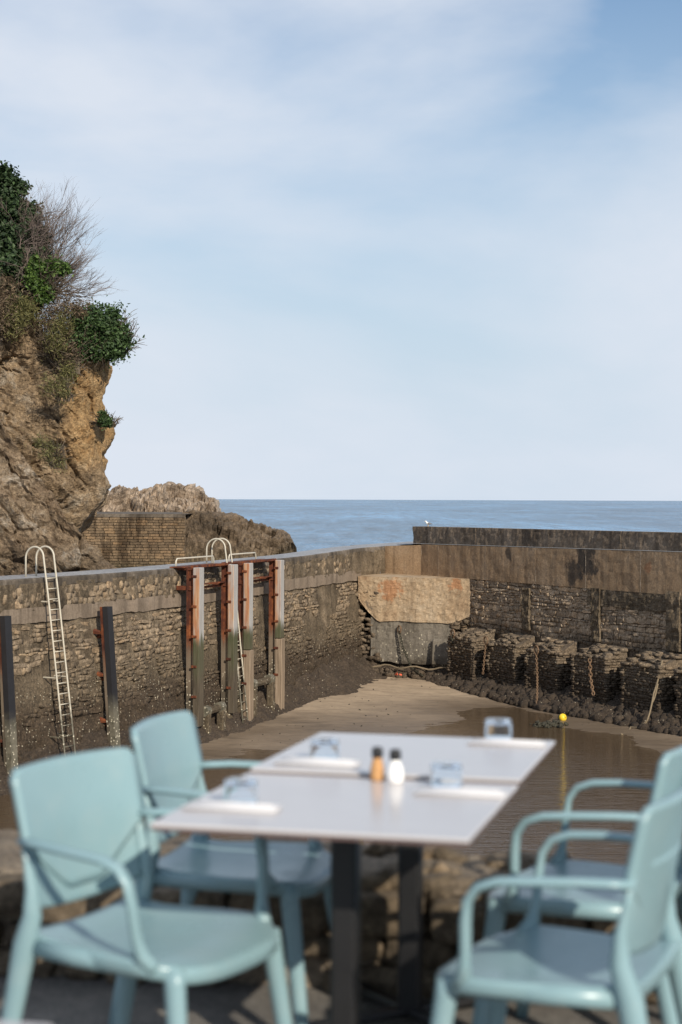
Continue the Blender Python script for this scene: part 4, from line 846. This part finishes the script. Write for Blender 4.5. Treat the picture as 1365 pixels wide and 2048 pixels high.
while len(mats) < 170:
    x_, y_ = random.uniform(-6, 9), random.uniform(50, 71); 
    if wdist(x_, y_) < .2 or random.random() > .25 + .75 * sstep(-.1, .4, mn.noise(Vector((x_ * .5, y_ * .3, 6)))): continue
    r = random.choice((.012, .018, .025, .04)); mats.append(xf((x_, y_, sandz(x_, y_) + r * .2), *rotj(Rt, Rn, up, .5), (r * random.uniform(1, 3), r, r * .7)))
tag(joined('weed_scraps', STR, mats, M_dweed, None), 'scraps of weed and pebbles strewn over the sand', 'debris')
gp = Rw(-.72, -.72, .305); e = empty('seagull', gp); e.rotation_euler = (0, 0, R(205)); tag(e, 'white and grey gull standing on the end of the parapet', 'bird')
mb = MB(); mb.tube([(-.16, 0, .10), (-.10, 0, .115), (-.03, 0, .125), (.04, 0, .135), (.085, 0, .16), (.10, 0, .19), (.112, 0, .215), (.135, 0, .222), (.148, 0, .222)], [(.006, .012), (.03, .03), (.05, .05), (.052, .052), (.042, .042), (.03, .03), (.031, .031), (.024, .024), (.008, .008)], 12); link('body', mesh('body', mb.v, mb.f, M_gw, True), e)
for sd_ in (-1, 1):
    mb = MB(); mb.tube([(.06, sd_ * .048, .14), (0, sd_ * .056, .135), (-.09, sd_ * .045, .12), (-.2, sd_ * .012, .10)], [(.02, .01), (.042, .012), (.03, .01), (.005, .004)], 8); link('wing', mesh('wing', mb.v, mb.f, M_gg, True), e)
    mb = MB(); mb.tube([(.01, sd_ * .022, .09), (.015, sd_ * .022, .0)], .006, 5); mb.tube([(.0, sd_ * .022, .004), (.045, sd_ * .022, .004)], [(.004, .008), (.003, .016)], 5); link('leg', mesh('leg', mb.v, mb.f, M_gb), e)
mb = MB(); mb.tube([(.142, 0, .221), (.165, 0, .218), (.178, 0, .21)], [.008, .006, .002], 6); link('beak', mesh('beak', mb.v, mb.f, M_gb), e)

# ------------------------------------------------------------------ terrace: ground and low wall
v, f = grid(60, 70, lambda i, j: (lerp(-6, 6, i / 59), lerp(-3, 5.75, j / 69), .008 * fbm((lerp(-6, 6, i / 59), lerp(-3, 5.75, j / 69), 0), 1.5, 3)))
tag(link('ground', mesh('ground', v, f, M_asph, True)), 'grey asphalt of the terrace under the tables', 'ground', kind='structure')
pw = empty('low_wall', (0, 5.4, 0)); tag(pw, 'low rubble stone wall at the terrace edge behind the tables', 'wall')
PF0, PF1 = Vector((-1.03, 5.28, 0)), Vector((.9, 4.99, 0)); PTt = (PF1 - PF0).normalized(); PNn = Vector((PTt.y, -PTt.x, 0))
PB0, PB1 = Vector((-1.14, 6.03, 0)), Vector((.81, 5.47, 0))
def pf_(u, off=0): return PF0 + PTt * u + PNn * off
PTOP = .31
def ptop(u, w):                    # top surface from front (w=0) to back (w=1)
    a = pf_(u, -.03); bdir = (PB1 - PB0).normalized(); b_ = PB0 + bdir * (u + .1); q = a.lerp(b_, w); q.z = PTOP + .018 * fbm(q, 4, 4) - .03 * (w < .05) + .012 * math.sin(u * 1.7); return q
v, f = grid(150, 22, lambda i, j: ptop(lerp(-3, 4.2, i / 149), j / 21)); pc = link('cap', mesh('cap', v, f, M_pcore, True), pw, True)
def pfront(i, j):
    u = lerp(-3, 4.2, i / 149); z = lerp(-.03, PTOP - .02, j / 24); p = pf_(u, -.05); p.z = z; return p + PNn * .025 * fbm(p, 5, 4)
v, f = grid(150, 25, pfront); link('core', mesh('core', v, f, M_pcore, True), pw, True)
mb = MB(); bd = (PB1 - PB0).normalized(); mb.add([PB0 + bd * -2.5 + up * .30, PB0 + bd * 4.2 + up * .30, PB0 + bd * 4.2 + up * -8, PB0 + bd * -2.5 + up * -8], [(0, 1, 2, 3)]); mb.build('quay_face', M_lcore, pw, True)
mats = []; z = -.01; rows = [(.10, -.03), (.085, -.02), (.125, .015)]
for h, d_ in rows:
    u = -3 + random.random() * .1
    while u < 4.1:
        w = random.uniform(.10, .34); hh = h * random.uniform(.85, 1.08); p = pf_(u + w / 2, random.uniform(-.05, -.01) + d_); p.z = z + h / 2 + random.uniform(-.012, .012)
        if random.random() < .93: mats.append(xf(p, *rotj(PTt, PNn, up, .06), (w * .95, .13, hh)))
        u += w + random.uniform(.0, .025)
    z += h
for q in range(170):               # pebbly top, densest on the right
    u = random.uniform(.9, 3.6); w = random.random(); p = ptop(u, w); r = random.uniform(.05, .13); mats.append(xf(p + up * -.005, *rotj(PTt, PNn, up, .3), (r, r * random.uniform(.7, 1.2), .05)))
tm = tmesh(STH, 'stone', M_pstone, True); vis = [m for m in mats if inview(m.translation)]; rest = [m for m in mats if not inview(m.translation)]
pieces('stone', tm, vis[:300], pw); joined('side_stones', STH, vis[300:] + rest, M_pstone, pw, smooth=True)
for o in pw.children:
    if o.name.startswith(('stone', 'side_stones')): o.matrix_parent_inverse = Matrix.Translation(-Vector(pw.location))

# ------------------------------------------------------------------ armchairs
def chair_meshes():
    out = []
    # seat: dished shell with a rounded outline
    def hw(y): return .205 + .045 * sstep(-.22, .1, y) - .05 * max(0, (y - .13) / .11) ** 2
    nu, nv = 25, 25; vs = []
    def zseat(u, y): return .447 - .018 * (1 - u * u) * math.cos(y * 4) - .020 * max(0, (y - .12) / .12) ** 2 + .012 * max(0, (-y - .12) / .1)
    for j in range(nv):
        y = lerp(-.22, .245, j / (nv - 1))
        for i in range(nu): u = lerp(-1, 1, i / (nu - 1)); yy = y - .035 * u ** 4 * sstep(.05, .24, y); vs.append((hw(y) * u, yy, zseat(u, y)))
    fs = [(j * nu + i, j * nu + i + 1, (j + 1) * nu + i + 1, (j + 1) * nu + i) for j in range(nv - 1) for i in range(nu - 1)]; n = len(vs)
    edge = [i for i in range(nu)] + [j * nu + nu - 1 for j in range(1, nv)] + [(nv - 1) * nu + i for i in range(nu - 2, -1, -1)] + [j * nu for j in range(nv - 2, 0, -1)]
    ring = len(edge); 
    for k, (dx, dz) in enumerate(((1.012, -.008), (1.012, -.03), (.97, -.038))): vs += [(vs[e][0] * dx, vs[e][1] * dx, vs[e][2] + dz) for e in edge]
    for k in range(3):
        a0 = (lambda q: edge[q]) if k == 0 else (lambda q, k=k: n + (k - 1) * ring + q); b0 = lambda q, k=k: n + k * ring + q
        fs += [(a0(q), b0(q), b0((q + 1) % ring), a0((q + 1) % ring)) for q in range(ring)]
    vs.append((0, 0, .40)); fs += [(n + 2 * ring + (q + 1) % ring, n + 2 * ring + q, len(vs) - 1) for q in range(ring)]
    out.append(('seat', vs, fs))
    # backrest: curved tapered panel, raked back, with thickness
    def yb(z): return -.205 - .075 * ((z - .44) / .38) ** 1.15
    def panel(z0, z1, whf, t, yo, nu=21, nv=17, curl=0):
        F_ = []; 
        for sgn in (1, -1):
            for j in range(nv):
                v_ = j / (nv - 1)
                for i in range(nu):
                    u = lerp(-1, 1, i / (nu - 1)); zz0 = z0(u); z = lerp(zz0, z1(u), v_); w = whf(z) * u
                    F_.append((w, yb(z) + yo + .030 * u * u - sgn * -t / 2 - curl * max(0, 1 - v_ * 5) ** 2, z))
        m = nu * nv; ff = [(j * nu + i, j * nu + i + 1, (j + 1) * nu + i + 1, (j + 1) * nu + i)[::-1] for j in range(nv - 1) for i in range(nu - 1)]
        ff += [(m + j * nu + i, m + j * nu + i + 1, m + (j + 1) * nu + i + 1, m + (j + 1) * nu + i) for j in range(nv - 1) for i in range(nu - 1)]
        ed = [i for i in range(nu)] + [j * nu + nu - 1 for j in range(1, nv)] + [(nv - 1) * nu + i for i in range(nu - 2, -1, -1)] + [j * nu for j in range(nv - 2, 0, -1)]
        ff += [(ed[q], ed[(q + 1) % len(ed)], m + ed[(q + 1) % len(ed)], m + ed[q]) for q in range(len(ed))]
        return F_, ff
    rc = lambda u: .022 * max(0, (abs(u) - .90) / .10) ** 2.5
    out.append(('backrest',) + panel(lambda u: .535 + .17 * max(0, abs(u) - .28), lambda u: .828 - rc(u) - .004 * u * u, lambda z: .226 + .03 * (z - .6), .018, .014))
    out.append(('back_web',) + panel(lambda u: .515 - .02 * (1 - u * u), lambda u: .70, lambda z: .205, .008, .006))
    for sx in (-1, 1):
        mb = MB(); pts = []; rs = []
        for z in (.0, .12, .25, .36, .43, .50, .56, .62, .68): 
            k = z / .44; pts.append((sx * (.235 - .018 * min(1, k) - .002 * max(0, k - 1)), (-.29 + .085 * k if z < .44 else lerp(-.205, yb(z) + .038, sstep(.44, .54, z))), z)); w = lerp(.016, .025, min(1, k)) if z < .44 else lerp(.025, .012, (z - .44) / .24); rs.append((w, lerp(.018, .030, min(1, k)) if z < .44 else lerp(.030, .008, min(1, (z - .44) / .18))))
        mb.tube(pts, rs, 10, up=(1, 0, 0)); out.append(('leg', mb.v, mb.f))
        mb = MB(); pts = []; rs = []
        for z in (.0, .12, .25, .34, .39, .425): k = z / .425; pts.append((sx * (.235 - .038 * k), .245 - .055 * k, z)); rs.append((lerp(.016, .023, k), lerp(.018, .026, k)))
        mb.tube(pts, rs, 10, up=(1, 0, 0)); out.append(('leg', mb.v, mb.f))
        mb = MB(); y1 = yb(.665) + .03; P = [(sx * .218, y1 + .005, .665), (sx * .252, y1 + .10, .668), (sx * .272, y1 + .20, .665), (sx * .275, y1 + .27, .660), (sx * .275, y1 + .315, .645), (sx * .273, y1 + .338, .615), (sx * .268, y1 + .345, .57), (sx * .258, y1 + .348, .51), (sx * .245, y1 + .355, .455), (sx * .225, y1 + .375, .425)]
        Q = []
        for a, b_ in zip(P[:-1], P[1:]): Q += [Vector(a), (Vector(a) + Vector(b_)) / 2]
        Q.append(Vector(P[-1])); mb.tube(Q, [(.010, .019)] * 12 + [(.012, .017)] * 4 + [(.018, .018)] * (len(Q) - 16), 10, up=(0, 0, 1)); out.append(('armrest', mb.v, mb.f))
        mb = MB(); mb.tube([(sx * .21, -.20, .425), (sx * .235, -.05, .425), (sx * .225, .16, .42)], [(.020, .012)] * 3, 8, up=(0, 0, 1)); out.append(('side_rail', mb.v, mb.f))
    return [(n_, mesh(n_, v_, f_, M_chair, True)) for n_, v_, f_ in out]
CM = chair_meshes()
def chair(cx, cy, fx, fy, label):
    e = empty('armchair', (cx, cy, .004), math.atan2(fy, fx) - math.pi / 2); tag(e, label, 'chair', 'teal armchairs on the terrace')
    for n_, me in CM: link(n_, me, e)
    return e
chair(-.428, 4.06, .87, -.49, 'teal plastic armchair nearest on the left, turned out from the table')
chair(-.27, 4.86, .97, -.25, 'teal plastic armchair behind, at the far left of the table')
chair(.485, 3.83, -.92, .39, 'teal plastic armchair nearest on the right, back to the frame edge')
chair(.655, 4.58, -.93, .36, 'teal plastic armchair farther right, beyond the nearest right one')
chair(1.20, 4.62, .95, -.31, 'barely visible armchair behind the right chairs, cut by the frame')

# ------------------------------------------------------------------ tables and what stands on them
ANG = math.atan2(-.166, .673); TA = Vector((math.cos(ANG), math.sin(ANG), 0)); TB = Vector((-TA.y, TA.x, 0))
def table(cx, cy, label, sx=.712, sy=.735, ang=ANG):
    e = empty('bistro_table', (cx, cy, 0), ang); tag(e, label, 'table', 'white bistro tables')
    mb = MB(); mb.box((0, 0, .731), (sx, sy, .010), None, .003); o = link('tabletop', mesh('tabletop', mb.v, mb.f, M_tab), e)
    mb = MB(); mb.box((0, 0, .7225), (sx - .006, sy - .006, .006)); link('core_board', mesh('core_board', mb.v, mb.f, M_edge), o)
    mb = MB(); mb.box((0, 0, .36), (.062, .062, .70), None, .008); link('column', mesh('column', mb.v, mb.f, M_blackm), e)
    mb = MB(); mb.box((0, 0, .7135), (.34, .34, .010), None, .003); link('mounting_plate', mesh('mounting_plate', mb.v, mb.f, M_blackm), e)
    for k in range(4):
        mb = MB(); c = Matrix.Rotation(k * math.pi / 2 + math.pi / 4, 3, 'Z'); mb.box(c @ Vector((.17, 0, .024)), (.30, .055, .022), c, .006); b0 = link('foot', mesh('foot', mb.v, mb.f, M_blackm), e)
        mb = MB(); q = c @ Vector((.29, 0, 0)); mb.lathe([(.014, .0), (.02, .002), (.02, .010), (.012, .014)], 12, (q.x, q.y, .004)); link('glide', mesh('glide', mb.v, mb.f, M_blackm), b0)
    return e
def tq(*pp): q = [atz(x, y, .736) for x, y in pp]; return sum(q, Vector()) / len(q)
T1 = tq((300, 1645), (920, 1675), (1045, 1570), (500, 1548)); T2 = tq((500, 1546), (1045, 1568), (1135, 1475), (645, 1457))
d21 = (T2 - T1); T2 = T1 + TB * .757 + TA * d21.dot(TA) * .9
table(T1.x, T1.y, 'nearer white square bistro table with salt and pepper'); table(T2.x, T2.y, 'farther white square bistro table pushed against the nearer one').location.z = .009
c3 = Vector((-.40, 2.37, 0)) - TA * .3425 - TB * .3675; table(c3.x, c3.y, 'white table of which one corner shows at the lower left')
def napkin(px, py, label, dang=0, wid=.225):
    c = atz(px, py, .736 + .009 * (py < 1540)); e = empty('napkin', c, ANG + dang); tag(e, label, 'napkin', 'folded white napkins')
    vs, fs = [], []; nx, ny = 17, 9
    for lay, (ins, z0, z1) in enumerate(((0, .001, .005), (.004, .0052, .009))):
        mb = MB(); mb.box((lay * .004, -lay * .003, (z0 + z1) / 2), (wid - ins * 2, .075 - ins, z1 - z0), Matrix.Rotation(R(lay * 1.5), 3, 'Z'), .004); link('fold', mesh('fold', mb.v, mb.f, M_nap, True), e)
    mb = MB(); mb.tube([(-wid * .44, .008, .0105), (-.02, .008, .011), (wid * .44, .006, .0105)], [(.004, .006), (.004, .008), (.003, .01)], 8, up=(0, 0, 1)); link('wrapped_cutlery', mesh('wrapped_cutlery', mb.v, mb.f, M_nap, True), e)
napkin(463, 1618, 'folded white napkin at the near left place', .02); napkin(634, 1528, 'folded white napkin at the far left place', 0)
napkin(920, 1589, 'folded white napkin at the near right place', .02); napkin(1014, 1489, 'folded white napkin at the far right place', 0)
def tumbler(px, py, label):
    c = atz(px, py, .7365 + .009 * (py < 1540)); e = empty('tumbler', c); tag(e, label, 'glass', 'upturned glass tumblers'); r0, r1, h = .041, .038, .058; t = .0018
    prof = [(r0 - t, .0), (r0, .0005), (r0 - .001, .01), (r1 + .001, h - .006), (r1 - .003, h), (.001, h)]; inner = [(.001, h - .009), (r1 - t - .004, h - .009), (r1 - t, h - .014), (r0 - t - .001, .004), (r0 - t, .0)]
    mb = MB(); mb.lathe(prof + inner, 32); mb.f = mb.f[:-2]; link('glass_body', mesh('glass_body', mb.v, mb.f, M_glass, True), e)
    b0 = e
tumbler(482, 1608, 'upturned glass tumbler behind the near left napkin'); tumbler(650, 1521, 'upturned glass tumbler at the far left place')
tumbler(893, 1572, 'upturned glass tumbler behind the near right napkin'); tumbler(997, 1478, 'upturned glass tumbler by the far right corner')
def shaker(px, py, fill, label, bulb):
    c = atz(px, py, .7365); e = empty('shaker', c); tag(e, label, 'shaker'); r = .021 if bulb else .0185
    pr = [(r * .85, 0), (r, .004), (r * 1.02, .02), (r * .9, .036), (.012, .052), (.0105, .06)] if bulb else [(r * .95, 0), (r, .004), (r * .95, .03), (.0125, .052), (.0105, .06)]
    mb = MB(); mb.lathe(pr, 24); link('body', mesh('body', mb.v, mb.f, fill, True), e)
    mb = MB(); mb.lathe([(.0135, .058), (.0145, .061), (.0145, .076), (.012, .083), (.004, .085)], 20); link('cap', mesh('cap', mb.v, mb.f, M_cap, True), e)
shaker(755, 1560, M_pep, 'brown pepper shaker with a black cap', False); shaker(791, 1565, M_salt, 'white salt shaker with a black cap', True)
